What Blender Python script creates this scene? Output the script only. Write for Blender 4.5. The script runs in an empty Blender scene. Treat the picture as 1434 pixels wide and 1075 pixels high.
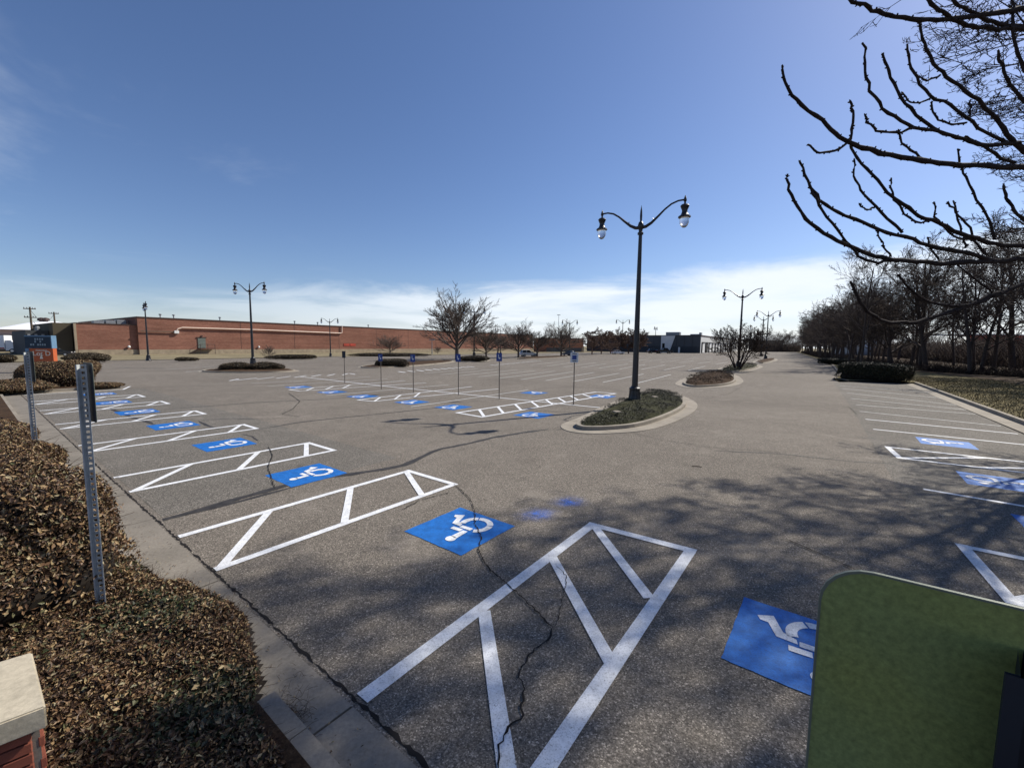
import bpy, bmesh, math, random
import numpy as np
from mathutils import Vector, Matrix

random.seed(7); RNG = np.random.default_rng(7)
S = bpy.context.scene; COL = S.collection

# ------------------------------------------------------------------ camera
W, H = 1434, 1075
F_, PIT, ROLL, HC = 590.0, .0925, .010, 3.0
cp, sp, cr, sr = math.cos(PIT), math.sin(PIT), math.cos(ROLL), math.sin(ROLL)
r0, u0, f0 = Vector((1, 0, 0)), Vector((0, sp, cp)), Vector((0, cp, -sp))
rt = cr * r0 + sr * u0; up = -sr * r0 + cr * u0
cd = bpy.data.cameras.new('camera'); cam = bpy.data.objects.new('camera', cd); COL.objects.link(cam)
m = Matrix.Identity(4)
for i in range(3): m[i][0], m[i][1], m[i][2] = rt[i], up[i], -f0[i]
cam.matrix_world = Matrix.Translation((0, 0, HC)) @ m
cd.sensor_width = 36; cd.lens = 36 * F_ / W; cd.clip_start = .03; cd.clip_end = 3000
S.camera = cam

# ------------------------------------------------------------------ sky, sun, exposure
SUN_AZ, SUN_EL = math.radians(30.3), math.radians(41.4)      # azimuth counted from +x towards +y
wd = bpy.data.worlds.new('World'); S.world = wd; wd.use_nodes = True
nt = wd.node_tree; N = nt.nodes; L = nt.links
for n in list(N): N.remove(n)
out = N.new('ShaderNodeOutputWorld'); bg = N.new('ShaderNodeBackground'); sky = N.new('ShaderNodeTexSky')
sky.sky_type = 'NISHITA'; sky.sun_disc = False; sky.sun_elevation = SUN_EL
sky.sun_rotation = math.pi / 2 - SUN_AZ; sky.air_density = 1.0; sky.dust_density = .6; sky.ozone_density = 2.2; sky.altitude = 300
bg.inputs['Strength'].default_value = .066
tc = N.new('ShaderNodeTexCoord'); sep = N.new('ShaderNodeSeparateXYZ'); L.new(tc.outputs['Generated'], sep.inputs[0])
def mth(op, a, b=None, clamp=False):
    n = N.new('ShaderNodeMath'); n.operation = op; n.use_clamp = clamp
    for i, v in enumerate((a, b)):
        if v is None: continue
        if isinstance(v, (int, float)): n.inputs[i].default_value = v
        else: L.new(v, n.inputs[i])
    return n.outputs[0]
den = mth('ADD', mth('MAXIMUM', sep.outputs[2], 0), .10)
cx = mth('DIVIDE', sep.outputs[0], den); cy = mth('DIVIDE', sep.outputs[1], den)
cmb = N.new('ShaderNodeCombineXYZ'); L.new(cx, cmb.inputs[0]); L.new(cy, cmb.inputs[1])
nz = N.new('ShaderNodeTexNoise'); nz.inputs['Scale'].default_value = .62; nz.inputs['Detail'].default_value = 9; nz.inputs['Roughness'].default_value = .58
nz.inputs['Distortion'].default_value = .5; L.new(cmb.outputs[0], nz.inputs['Vector'])
def mrange(v, a, b, c=0., d=1.):
    n = N.new('ShaderNodeMapRange'); n.interpolation_type = 'SMOOTHSTEP'; L.new(v, n.inputs[0])
    for i, q in enumerate((a, b, c, d)): n.inputs[i + 1].default_value = q
    return n.outputs[0]
# low bank of thin cloud whose top edge is frayed, plus a little high cirrus
edge = mth('ADD', sep.outputs[2], mth('MULTIPLY', mth('SUBTRACT', nz.outputs[0], .5), -.16))
edge = mth('ADD', edge, mth('MULTIPLY', sep.outputs[0], -.065))
bank = mrange(edge, .155, .095)
bank = mth('MULTIPLY', bank, mrange(nz.outputs[0], .30, .60, .38, .92))
bank = mth('MULTIPLY', bank, mrange(sep.outputs[0], -.85, .05, .22, 1.0))
cir = mth('MULTIPLY', mrange(nz.outputs[0], .50, .72, 0, .30), mrange(sep.outputs[0], -.30, -.60))
cl = mth('MAXIMUM', bank, cir)
mx = N.new('ShaderNodeMix'); mx.data_type = 'RGBA'; L.new(cl, mx.inputs[0]); 
hs = N.new('ShaderNodeHueSaturation'); hs.inputs['Saturation'].default_value = 1.06; L.new(sky.outputs[0], hs.inputs['Color'])
tint = N.new('ShaderNodeMix'); tint.data_type = 'RGBA'; tint.blend_type = 'MULTIPLY'; tint.inputs[0].default_value = 1; tint.inputs[7].default_value = (.93, .96, 1.12, 1); L.new(hs.outputs[0], tint.inputs[6])
L.new(tint.outputs[2], mx.inputs[6]); mx.inputs[7].default_value = (9.2, 9.8, 10.4, 1)
L.new(mx.outputs[2], bg.inputs['Color']); L.new(bg.outputs[0], out.inputs[0])
sd = bpy.data.lights.new('sun', 'SUN'); so = bpy.data.objects.new('sun', sd); COL.objects.link(so)
sd.energy = 4.0; sd.angle = math.radians(.53); sd.color = (1, .94, .84)
sv = Vector((math.cos(SUN_EL) * math.cos(SUN_AZ), math.cos(SUN_EL) * math.sin(SUN_AZ), math.sin(SUN_EL)))
so.rotation_euler = sv.to_track_quat('Z', 'Y').to_euler(); so.location = (30, 20, 40)
S.view_settings.view_transform = 'Standard'; S.view_settings.look = 'None'; S.view_settings.gamma = 1
S.view_settings.use_curve_mapping = False; S.view_settings.exposure = 0.65
S.cycles.max_bounces = 6; S.cycles.transparent_max_bounces = 12

# ------------------------------------------------------------------ surveying
def ray(x, y):
    r = (x - W / 2) / F_; u = -(y - H / 2) / F_
    v = rt * r + up * u + f0
    return v
def at(x, y, z=0.0):                       # point of the plane z seen at pixel x, y of the photograph
    d = ray(x, y); t = (z - HC) / d.z
    return Vector((d.x * t, d.y * t, z))
TH = math.radians(52.5); cT, sT = math.cos(TH), math.sin(TH)
def st(s, t, z=0.0):                       # s along the bays, t along the kerb rows
    return Vector((s * cT - t * sT, s * sT + t * cT, z))
def to_st(p): return (p[0] * cT + p[1] * sT, -p[0] * sT + p[1] * cT)

# ------------------------------------------------------------------ helpers
def tag(o, label=None, cat=None, group=None, kind=None):
    if label: o['label'] = label
    if cat: o['category'] = cat
    if group: o['group'] = group
    if kind: o['kind'] = kind
    return o
def empty(name, loc=(0, 0, 0), rz=0, label=None, cat=None, group=None):
    o = bpy.data.objects.new(name, None); COL.objects.link(o); o.location = loc; o.rotation_euler = (0, 0, rz)
    o.empty_display_size = .2
    return tag(o, label, cat, group)
def link(name, me, mat=None, parent=None, kind=None):
    if mat is not None and not me.materials: me.materials.append(mat)
    o = bpy.data.objects.new(name, me); COL.objects.link(o)
    if parent is not None: o.parent = parent
    if kind: o['kind'] = kind
    return o
def npmesh(name, V, Fc, smooth=False):
    me = bpy.data.meshes.new(name); V = np.asarray(V, np.float32); Fc = np.asarray(Fc, np.int32)
    k = Fc.shape[1]; me.vertices.add(len(V)); me.vertices.foreach_set('co', V.ravel())
    me.loops.add(Fc.size); me.loops.foreach_set('vertex_index', Fc.ravel())
    me.polygons.add(len(Fc)); me.polygons.foreach_set('loop_start', np.arange(0, Fc.size, k, dtype=np.int32))
    try: me.polygons.foreach_set('loop_total', np.full(len(Fc), k, np.int32))
    except Exception: pass
    me.polygons.foreach_set('use_smooth', np.full(len(Fc), smooth, bool))
    me.update(calc_edges=True); me.validate(); return me
class MB:
    def __init__(s): s.bm = bmesh.new()
    def box(s, a, b, M=None, bev=0):
        a, b = Vector(a), Vector(b); c = (a + b) / 2; d = b - a
        r = bmesh.ops.create_cube(s.bm, size=1, matrix=Matrix.Translation(c) @ Matrix.Diagonal((abs(d.x), abs(d.y), abs(d.z), 1)))
        vs = r['verts']
        if bev:
            es = list({e for v in vs for e in v.link_edges})
            q = bmesh.ops.bevel(s.bm, geom=es, offset=bev, segments=2, affect='EDGES', profile=.6)
            vs = list({v for f in q['faces'] for v in f.verts} | {v for v in vs if v.is_valid})
        if M is not None: bmesh.ops.transform(s.bm, matrix=M, verts=[v for v in vs if v.is_valid])
        return s
    def poly(s, pts):
        s.bm.faces.new([s.bm.verts.new(p) for p in pts]); return s
    def prism(s, pts, z0, z1):
        a = [s.bm.verts.new((p[0], p[1], z0)) for p in pts]; b = [s.bm.verts.new((p[0], p[1], z1)) for p in pts]
        n = len(pts)
        for i in range(n): s.bm.faces.new((a[i], a[(i + 1) % n], b[(i + 1) % n], b[i]))
        s.bm.faces.new(b); s.bm.faces.new(a[::-1]); return s
    def extr(s, pts, y0, y1, M=None):      # outline in x,z pulled along y
        a = [s.bm.verts.new((p[0], y0, p[1])) for p in pts]; b = [s.bm.verts.new((p[0], y1, p[1])) for p in pts]
        n = len(pts)
        for i in range(n): s.bm.faces.new((a[i], a[(i + 1) % n], b[(i + 1) % n], b[i]))
        s.bm.faces.new(b); s.bm.faces.new(a[::-1])
        if M is not None: bmesh.ops.transform(s.bm, matrix=M, verts=a + b)
        return s
    def lathe(s, prof, n=16, c=(0, 0, 0), M=None):
        rings = []; allv = []
        for r, z in prof:
            rg = [s.bm.verts.new((c[0] + r * math.cos(2 * math.pi * i / n), c[1] + r * math.sin(2 * math.pi * i / n), c[2] + z)) for i in range(n)]
            rings.append(rg); allv += rg
        for a, b in zip(rings, rings[1:]):
            for i in range(n): s.bm.faces.new((a[i], a[(i + 1) % n], b[(i + 1) % n], b[i]))
        s.bm.faces.new(rings[0][::-1]); s.bm.faces.new(rings[-1])
        if M is not None: bmesh.ops.transform(s.bm, matrix=M, verts=allv)
        return s
    def tube(s, pts, rad, k=8):
        V, Q = tubes([(np.array([list(p) for p in pts], float), np.array(rad if hasattr(rad, '__len__') else [rad] * len(pts), float))], k)
        vs = [s.bm.verts.new(v) for v in V]
        for q in Q:
            try: s.bm.faces.new([vs[i] for i in q])
            except ValueError: pass
        n = len(pts)
        s.bm.faces.new(vs[:k][::-1]); s.bm.faces.new(vs[(n - 1) * k:n * k]); return s
    def build(s, name, mat, parent=None, smooth=False, kind=None):
        bmesh.ops.recalc_face_normals(s.bm, faces=s.bm.faces)
        me = bpy.data.meshes.new(name); s.bm.to_mesh(me); s.bm.free()
        if smooth:
            for p in me.polygons: p.use_smooth = True
            try: me.set_sharp_from_angle(angle=math.radians(40))
            except Exception: pass
        return link(name, me, mat, parent, kind)
def tubes(paths, k):
    groups = {}
    for p, r in paths: groups.setdefault(len(p), []).append((p, r))
    VV, QQ, off = [], [], 0
    ang = np.arange(k) * 2 * np.pi / k
    for n, g in groups.items():
        P = np.array([a for a, _ in g]); R = np.array([b for _, b in g])
        T = np.gradient(P, axis=1); T /= np.linalg.norm(T, axis=2, keepdims=True) + 1e-9
        m0 = T.mean(axis=1); ref = np.where(np.abs(m0[:, 2:3]) > .8 * np.linalg.norm(m0, axis=1, keepdims=True), [[1., 0, 0]], [[0, 0, 1.]])[:, None, :]
        A = np.cross(T, np.broadcast_to(ref, T.shape)); A /= np.linalg.norm(A, axis=2, keepdims=True) + 1e-9
        B = np.cross(T, A)
        V = P[:, :, None, :] + R[:, :, None, None] * (A[:, :, None, :] * np.cos(ang)[None, None, :, None] + B[:, :, None, :] * np.sin(ang)[None, None, :, None])
        mm = len(g); VV.append(V.reshape(-1, 3))
        idx = (np.arange(mm)[:, None, None] * n + np.arange(n - 1)[None, :, None]) * k + np.arange(k)[None, None, :]
        nx = (np.arange(mm)[:, None, None] * n + np.arange(n - 1)[None, :, None]) * k + ((np.arange(k) + 1) % k)[None, None, :]
        QQ.append(np.stack([idx, nx, nx + k, idx + k], -1).reshape(-1, 4) + off); off += mm * n * k
    return np.concatenate(VV), np.concatenate(QQ)
def tube_obj(name, paths, k, mat, parent=None, kind=None, smooth=True):
    V, Q = tubes(paths, k); return link(name, npmesh(name, V, Q, smooth), mat, parent, kind)
def copy_tree(o, parent=None):
    c = o.copy(); COL.objects.link(c); c.parent = parent
    for ch in list(o.children): copy_tree(ch, c)
    return c

# ------------------------------------------------------------------ materials
class MT:
    def __init__(s, name, rough=.8, spec=.3, metal=0):
        s.m = bpy.data.materials.new(name); s.m.use_nodes = True; s.t = s.m.node_tree; s.N = s.t.nodes; s.L = s.t.links
        s.b = s.N['Principled BSDF']; s.b.inputs['Roughness'].default_value = rough; s.b.inputs['Metallic'].default_value = metal
        s.b.inputs['Specular IOR Level'].default_value = spec; s.pos = None
    def P(s, obj=False):
        if obj: return s.N.new('ShaderNodeTexCoord').outputs['Object']
        if s.pos is None: s.pos = s.N.new('ShaderNodeNewGeometry').outputs['Position']
        return s.pos
    def noise(s, sc, det=4, rough=.55, dist=0, obj=False, vec=None):
        n = s.N.new('ShaderNodeTexNoise'); n.inputs['Scale'].default_value = sc; n.inputs['Detail'].default_value = det
        n.inputs['Roughness'].default_value = rough; n.inputs['Distortion'].default_value = dist
        s.L.new(vec if vec is not None else s.P(obj), n.inputs['Vector']); return n.outputs[0]
    def voro(s, sc, feat='F1', outp=0, obj=False):
        n = s.N.new('ShaderNodeTexVoronoi'); n.feature = feat; n.inputs['Scale'].default_value = sc
        s.L.new(s.P(obj), n.inputs['Vector']); return n.outputs[outp]
    def ramp(s, v, stops):
        n = s.N.new('ShaderNodeValToRGB'); s.L.new(v, n.inputs[0]); e = n.color_ramp.elements
        while len(e) < len(stops): e.new(.5)
        for q, (p, c) in zip(e, stops):
            q.position = p; q.color = (*c, 1) if hasattr(c, '__len__') else (c, c, c, 1)
        return n.outputs[0]
    def mix(s, f, a, b, mode='MIX'):
        n = s.N.new('ShaderNodeMix'); n.data_type = 'RGBA'; n.blend_type = mode; n.clamp_factor = True
        for i, v in ((0, f), (6, a), (7, b)):
            if isinstance(v, (int, float)): n.inputs[i].default_value = v if i == 0 else (v, v, v, 1)
            elif isinstance(v, tuple): n.inputs[i].default_value = (*v, 1)
            else: s.L.new(v, n.inputs[i])
        return n.outputs[2]
    def bump(s, v, st_=.3, dist=.01):
        n = s.N.new('ShaderNodeBump'); n.inputs['Strength'].default_value = st_; n.inputs['Distance'].default_value = dist
        s.L.new(v, n.inputs['Height']); s.L.new(n.outputs[0], s.b.inputs['Normal'])
    def col(s, v):
        if isinstance(v, tuple): s.b.inputs['Base Color'].default_value = (*v, 1)
        else: s.L.new(v, s.b.inputs['Base Color'])
        return s
def simple(name, c, rough=.7, metal=0, spec=.3, var=.25, sc=3, obj=True, bump=0):
    q = MT(name, rough, spec, metal); n = q.noise(sc, 5, obj=obj)
    q.col(q.ramp(n, [(.25, tuple(x * (1 - var) for x in c)), (.75, tuple(min(1, x * (1 + var)) for x in c))]))
    if bump: q.bump(q.noise(sc * 12, 3, obj=obj), bump, .004)
    return q.m
def asphalt_mat(name, lo, hi):
    q = MT(name, .92, .15)
    big = q.noise(.16, 5, .6, .6); mid = q.noise(1.3, 6, .65); fine = q.noise(42, 4, .75); ag = q.voro(88, 'F1', 1)
    grit = q.noise(15, 6, .8)
    oil = q.ramp(q.noise(.85, 3, .5, .3), [(.66, 0.), (.78, .45)])
    base = q.mix(q.ramp(big, [(.3, 0.), (.72, 1.)]), lo, hi)
    base = q.mix(q.ramp(mid, [(.3, .0), (.7, .38)]), base, tuple(x * .62 for x in lo))
    sp_ = q.N.new('ShaderNodeSeparateColor'); q.L.new(ag, sp_.inputs[0])
    base = q.mix(1.0, base, q.ramp(sp_.outputs[0], [(0, .48), (.4, .80), (.75, 1.1), (.92, 1.5), (1, 2.5)]), 'MULTIPLY')
    base = q.mix(1.0, base, q.ramp(fine, [(.3, .62), (.7, 1.38)]), 'MULTIPLY')
    base = q.mix(1.0, base, q.ramp(grit, [(.32, .72), (.68, 1.3)]), 'MULTIPLY')
    base = q.mix(oil, base, (.05, .045, .04))
    wear = q.noise(.5, 3, .5, 1.5)
    base = q.mix(q.ramp(wear, [(.60, 0.), (.75, .35)]), base, tuple(x * 1.45 for x in hi))
    q.col(base); q.bump(q.mix(.5, fine, sp_.outputs[0]), .55, .006); return q.m
M = {}
M['asphalt'] = asphalt_mat('asphalt', (.152, .133, .111), (.205, .181, .152))
M['asphalt_grey'] = asphalt_mat('asphalt_grey', (.136, .124, .107), (.184, .168, .146))
def seal_mat():
    q = MT('crack_seal', .7, .3); q.col(q.ramp(q.noise(6, 5), [(.3, (.020, .018, .017)), (.7, (.055, .050, .046))])); q.bump(q.noise(40, 3), .3, .004); return q.m
M['seal'] = seal_mat(); M['crack'] = simple('crack_dark', (.012, .010, .009), .95, obj=False)
def paint_mat(name, c, dirt=(.12, .11, .1), thr=.62, var=.08):
    q = MT(name, .65, .3); f = q.noise(55, 4, .7); g_ = q.noise(7, 5, .6); ag = q.voro(95, 'F1', 1)
    sp_ = q.N.new('ShaderNodeSeparateColor'); q.L.new(ag, sp_.inputs[0])
    b = q.mix(1.0, c, q.ramp(g_, [(.3, 1 - var), (.7, 1 + var)]), 'MULTIPLY')
    b = q.mix(1.0, b, q.ramp(sp_.outputs[0], [(0, .78), (.4, 1.), (1, 1.06)]), 'MULTIPLY')
    b = q.mix(q.ramp(f, [(thr, 0.), (thr + .10, .85)]), b, dirt); q.col(b); q.bump(q.mix(.5, f, sp_.outputs[0]), .55, .005); return q.m
M['white_paint'] = paint_mat('white_paint', (.70, .71, .72), thr=.585, var=.16); M['old_paint'] = paint_mat('worn_white_paint', (.50, .50, .48), thr=.56, var=.2)
M['blue_paint'] = paint_mat('blue_paint', (.008, .125, .43), (.04, .06, .12), .60, .25)
def overspray():
    q = MT('blue_overspray', .9, .1); q.col((.05, .17, .62)); c = q.N.new('ShaderNodeTexCoord').outputs['Object']
    v = q.N.new('ShaderNodeVectorMath'); v.operation = 'LENGTH'; q.L.new(c, v.inputs[0])
    a = q.ramp(v.outputs['Value'], [(.0, .8), (.3, .5), (.65, .12), (1., 0.)]); n = q.noise(5, 6, .7); n2 = q.noise(70, 2)
    a = q.mix(1.0, a, q.ramp(n, [(.35, .15), (.65, 1.3)]), 'MULTIPLY'); a = q.mix(1.0, a, q.ramp(n2, [(.4, .4), (.6, 1.2)]), 'MULTIPLY')
    q.L.new(a, q.b.inputs['Alpha']); return q.m
M['overspray'] = overspray()
def concrete(name, c, crack=True):
    q = MT(name, .88, .2); a = q.noise(1.2, 6, .6); f = q.noise(30, 5, .7)
    b = q.mix(q.ramp(a, [(.3, 0.), (.7, 1.)]), tuple(x * .72 for x in c), tuple(x * 1.12 for x in c))
    b = q.mix(1.0, b, q.ramp(f, [(.3, .8), (.7, 1.18)]), 'MULTIPLY')
    s_ = q.noise(3.1, 5, .7, 2); b = q.mix(q.ramp(s_, [(.6, 0.), (.75, .5)]), b, tuple(x * .45 for x in c))
    q.col(b); q.bump(f, .35, .004); return q.m
M['concrete'] = concrete('concrete', (.27, .235, .19)); M['concrete_gutter'] = concrete('gutter_concrete', (.215, .192, .16)); M['light_concrete'] = concrete('light_concrete', (.29, .257, .21))
M['limestone'] = concrete('limestone', (.50, .44, .33))
def soil(name, a, b, c, sc=9):
    q = MT(name, .95, .1); n = q.noise(sc, 8, .75, .6); n2 = q.noise(sc * .06, 5, .6)
    d = q.ramp(n, [(.3, a), (.5, b), (.72, c)]); q.col(q.mix(1.0, d, q.ramp(n2, [(.3, .65), (.7, 1.25)]), 'MULTIPLY')); q.bump(n, .8, .05); return q.m
M['dry_grass'] = soil('dry_grass', (.07, .055, .025), (.145, .12, .055), (.23, .19, .095), 12)
M['tan_grass'] = soil('tan_grass', (.13, .105, .06), (.22, .185, .115), (.30, .26, .17), 3)
M['mulch'] = soil('mulch', (.018, .011, .007), (.055, .033, .02), (.13, .085, .05), 22)
M['forest_floor'] = soil('forest_floor', (.02, .013, .008), (.06, .04, .025), (.13, .09, .055), 5)
M['bed_green'] = soil('bed_green', (.012, .014, .008), (.04, .042, .022), (.10, .09, .05), 20)
def leafmat(name, stops, rough=.55):
    q = MT(name, rough, .35); i = q.N.new('ShaderNodeNewGeometry').outputs['Random Per Island']
    q.col(q.ramp(i, stops)); return q.m
M['brown_leaf'] = leafmat('brown_leaf', [(0, (.020, .010, .006)), (.28, (.055, .028, .014)), (.52, (.12, .065, .032)), (.72, (.21, .13, .062)), (.88, (.33, .235, .12)), (.94, (.06, .068, .026)), (1, (.42, .34, .20))])
M['green_leaf'] = leafmat('mixed_leaf', [(0, (.016, .014, .008)), (.3, (.035, .045, .018)), (.55, (.06, .075, .03)), (.72, (.10, .065, .035)), (.86, (.22, .15, .075)), (1, (.42, .33, .18))])
M['hedge_leaf'] = leafmat('hedge_leaf', [(0, (.012, .010, .006)), (.35, (.035, .026, .014)), (.65, (.07, .05, .026)), (.88, (.13, .095, .05)), (1, (.2, .15, .09))])
M['juniper'] = leafmat('juniper', [(0, (.007, .008, .004)), (.4, (.018, .020, .009)), (.75, (.032, .033, .015)), (1, (.09, .075, .042))])
M['mulch_chip'] = leafmat('mulch_chip', [(0, (.015, .009, .006)), (.5, (.06, .036, .022)), (.85, (.12, .08, .05)), (1, (.24, .18, .12))], .9)
M['grass_blade'] = leafmat('grass_blade', [(0, (.06, .045, .02)), (.5, (.16, .125, .06)), (.8, (.24, .19, .10)), (1, (.34, .27, .16))], .8)
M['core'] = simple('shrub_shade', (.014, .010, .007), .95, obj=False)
def bark(name, c):
    q = MT(name, .9, .15); n = q.noise(9, 6, .7, 1, obj=True); q.col(q.ramp(n, [(.3, tuple(x * .55 for x in c)), (.7, tuple(x * 1.5 for x in c))])); q.bump(n, .6, .02); return q.m
M['bark'] = bark('bark', (.055, .042, .034)); M['bark_grey'] = bark('bark_grey', (.105, .085, .072)); M['bark_dark'] = bark('bark_dark', (.030, .021, .018)); M['bark_red'] = bark('bark_red', (.12, .078, .06))
M['stem'] = simple('stem', (.045, .025, .016), .85)
M['lamp_black'] = simple('lamp_paint', (.012, .012, .016), .38, 0, .5, .3, 2)
M['galv'] = simple('galvanised', (.30, .31, .31), .45, .6, .5, .18, 14, bump=.1)
M['post_steel'] = simple('post_steel', (.40, .42, .42), .6, .1, .4, .2, 14, bump=.1); M['post_grey'] = simple('post_brown', (.11, .095, .085), .6, .2, .4, .2, 6)
M['sign_back'] = simple('sign_back_dark', (.014, .020, .030), .5, .1, .4, .3, 6)
def green_back():
    q = MT('green_sign_back', .55, .35); n = q.noise(150, 4, .75, obj=True); n2 = q.noise(5, 4, .6, obj=True)
    b = q.mix(q.ramp(n2, [(.3, 0.), (.7, 1.)]), (.21, .26, .10), (.255, .28, .08))
    b = q.mix(1.0, b, q.ramp(n, [(.3, .72), (.7, 1.3)]), 'MULTIPLY'); q.col(b); q.bump(n, .15, .0005); return q.m
M['green_back'] = green_back()
M['edge_metal'] = simple('cut_metal_edge', (.16, .18, .14), .6, .2, .5, .1, 9)
M['sign_blue'] = simple('sign_blue', (.02, .05, .22), .5, 0, .4, .1); M['sign_white'] = simple('sign_white', (.55, .57, .6), .5, 0, .4, .05)
M['sign_navy'] = simple('sign_navy', (.012, .03, .055), .5); M['sign_orange'] = simple('sign_orange', (.42, .095, .03), .55, var=.06); M['sign_steel'] = simple('sign_steel_blue', (.11, .2, .30), .5, var=.1)
M['letter'] = simple('letter_cream', (.75, .70, .58), .6, var=.03); M['letter_dim'] = simple('letter_grey', (.25, .32, .36), .6, var=.05)
def glass(name, c, rough=.05, tr=.0, emi=0):
    q = MT(name, rough, .5); q.col(c); q.b.inputs['Transmission Weight'].default_value = tr; return q.m
M['globe'] = glass('lamp_globe_glass', (.85, .87, .88), .12, .85); M['car_glass'] = glass('car_glass', (.012, .015, .018), .08)
def brickmat(name, c1, c2, mortar, sc=1.0, band=True):
    q = MT(name, .9, .15); tc_ = q.N.new('ShaderNodeTexCoord').outputs['Object']
    sx = q.N.new('ShaderNodeSeparateXYZ'); q.L.new(tc_, sx.inputs[0]); cb = q.N.new('ShaderNodeCombineXYZ')
    ad = q.N.new('ShaderNodeMath'); ad.operation = 'ADD'; q.L.new(sx.outputs[0], ad.inputs[0]); q.L.new(sx.outputs[1], ad.inputs[1])
    q.L.new(ad.outputs[0], cb.inputs[0]); q.L.new(sx.outputs[2], cb.inputs[1])
    b = q.N.new('ShaderNodeTexBrick'); q.L.new(cb.outputs[0], b.inputs['Vector']); b.inputs['Scale'].default_value = sc
    b.inputs['Color1'].default_value = (*c1, 1); b.inputs['Color2'].default_value = (*c2, 1); b.inputs['Mortar'].default_value = (*mortar, 1)
    b.inputs['Brick Width'].default_value = .42; b.inputs['Row Height'].default_value = .14; b.inputs['Mortar Size'].default_value = .009
    mp = q.N.new('ShaderNodeMapping'); mp.inputs['Scale'].default_value = (.12, .12, 1.6); q.L.new(tc_, mp.inputs[0])
    n = q.noise(1.0, 5, .6, vec=mp.outputs[0]); n2 = q.noise(.1, 4, .6, obj=True)
    x = q.mix(1.0, b.outputs[0], q.ramp(n, [(.3, .78), (.7, 1.22)]), 'MULTIPLY'); x = q.mix(1.0, x, q.ramp(n2, [(.3, .85), (.7, 1.15)]), 'MULTIPLY')
    q.col(x); return q.m
M['brick'] = brickmat('brick', (.19, .076, .053), (.245, .108, .074), (.25, .18, .135)); M['brick_orange'] = brickmat('brick_orange', (.33, .12, .06), (.38, .16, .085), (.33, .24, .17))
M['brick_piece'] = simple('brick_piece', (.25, .075, .045), .9, var=.3, sc=6, bump=.3); M['coping'] = simple('coping_dark', (.06, .04, .035), .6)
M['olive_wall'] = simple('olive_wall', (.075, .062, .04), .85, sc=.3); M['pale_band'] = concrete('pale_band', (.33, .27, .19))
M['pipe'] = simple('pipe_cream', (.66, .50, .40), .5, var=.08); M['pink_wall'] = simple('pink_wall', (.48, .36, .32), .8, var=.06, sc=.2)
M['white_roof'] = simple('white_roof', (.85, .85, .86), .5, var=.03, sc=.2); M['brown_trim'] = simple('brown_trim', (.12, .085, .06), .7)
M['dark_open'] = simple('dark_interior', (.008, .008, .009), .9); M['grey_panel'] = simple('grey_panel', (.075, .08, .085), .8, var=.12, sc=.2)
M['grey_panel2'] = simple('grey_base_panel', (.05, .054, .058), .8, var=.12, sc=.2); M['white_panel'] = simple('white_panel', (.62, .62, .60), .7, var=.06, sc=.3)
M['door_white'] = simple('door_white', (.72, .72, .70), .6, var=.04); M['door_green'] = simple('door_grey_green', (.13, .15, .13), .6)
M['wood_pole'] = bark('pole_wood', (.10, .08, .06)); M['metal_grey'] = simple('metal_grey', (.25, .26, .27), .5, .4)
M['white_car'] = simple('white_car_paint', (.75, .76, .77), .25, 0, .5, .03); M['black_car'] = simple('black_car_paint', (.02, .022, .028), .25, 0, .5, .1)
M['blue_car'] = simple('blue_car_paint', (.05, .08, .12), .25, 0, .5, .1); M['tyre'] = simple('tyre', (.015, .015, .016), .9); M['rim'] = simple('rim', (.45, .46, .48), .3, .8)
M['red_lens'] = simple('red_lens', (.4, .02, .02), .3); M['lens'] = simple('clear_lens', (.6, .6, .58), .2); M['red_wall'] = simple('red_wall', (.36, .05, .03), .7, sc=.3); M['terra'] = simple('terracotta_roof', (.35, .10, .05), .8)

# ------------------------------------------------------------------ ground, lot, lawns
def sheet(name, pts, z, mat, parent=None, kind=None):
    mb = MB(); mb.poly([(p[0], p[1], z) for p in pts])
    o = mb.build(name, mat, parent)
    if o.data.polygons[0].normal.z < 0: o.data.flip_normals()
    if kind: o['kind'] = kind
    return o
g0 = sheet('ground', [(-1500, -200), (1500, -200), (1500, 2200), (-1500, 2200)], -.03, M['tan_grass'], kind='structure')
lot_pts = [st(1.77, -14), st(1.77, 35.6), st(6.0, 35.8), st(6.3, 38.6), st(2, 39.6), st(-90, 41), st(-95, 88), st(340, 86), st(340, 21.5), st(218, 11), st(146, 4.9), st(112, 2.3), st(92, .5), st(60, -.4), st(51.6, .1), st(48, -.9), st(50.2, -4.2),
           st(50.5, -4.85), st(27, -5.55), st(10, -5.9), st(-10, -5.9)]
lot = sheet('parking_lot', lot_pts, 0, M['asphalt'], kind='structure')
sheet('grey_asphalt_patch', [st(10, -1.3), st(28, -.75), st(47, .1), st(50.2, -4.8), st(27, -5.4), st(10, -5.75)], .003, M['asphalt_grey'], lot)
sheet('grey_asphalt_patch', [st(1.9, 9.0), st(6.8, 9.0), st(6.9, 35), st(1.9, 35)], .003, M['asphalt_grey'], lot)

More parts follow.
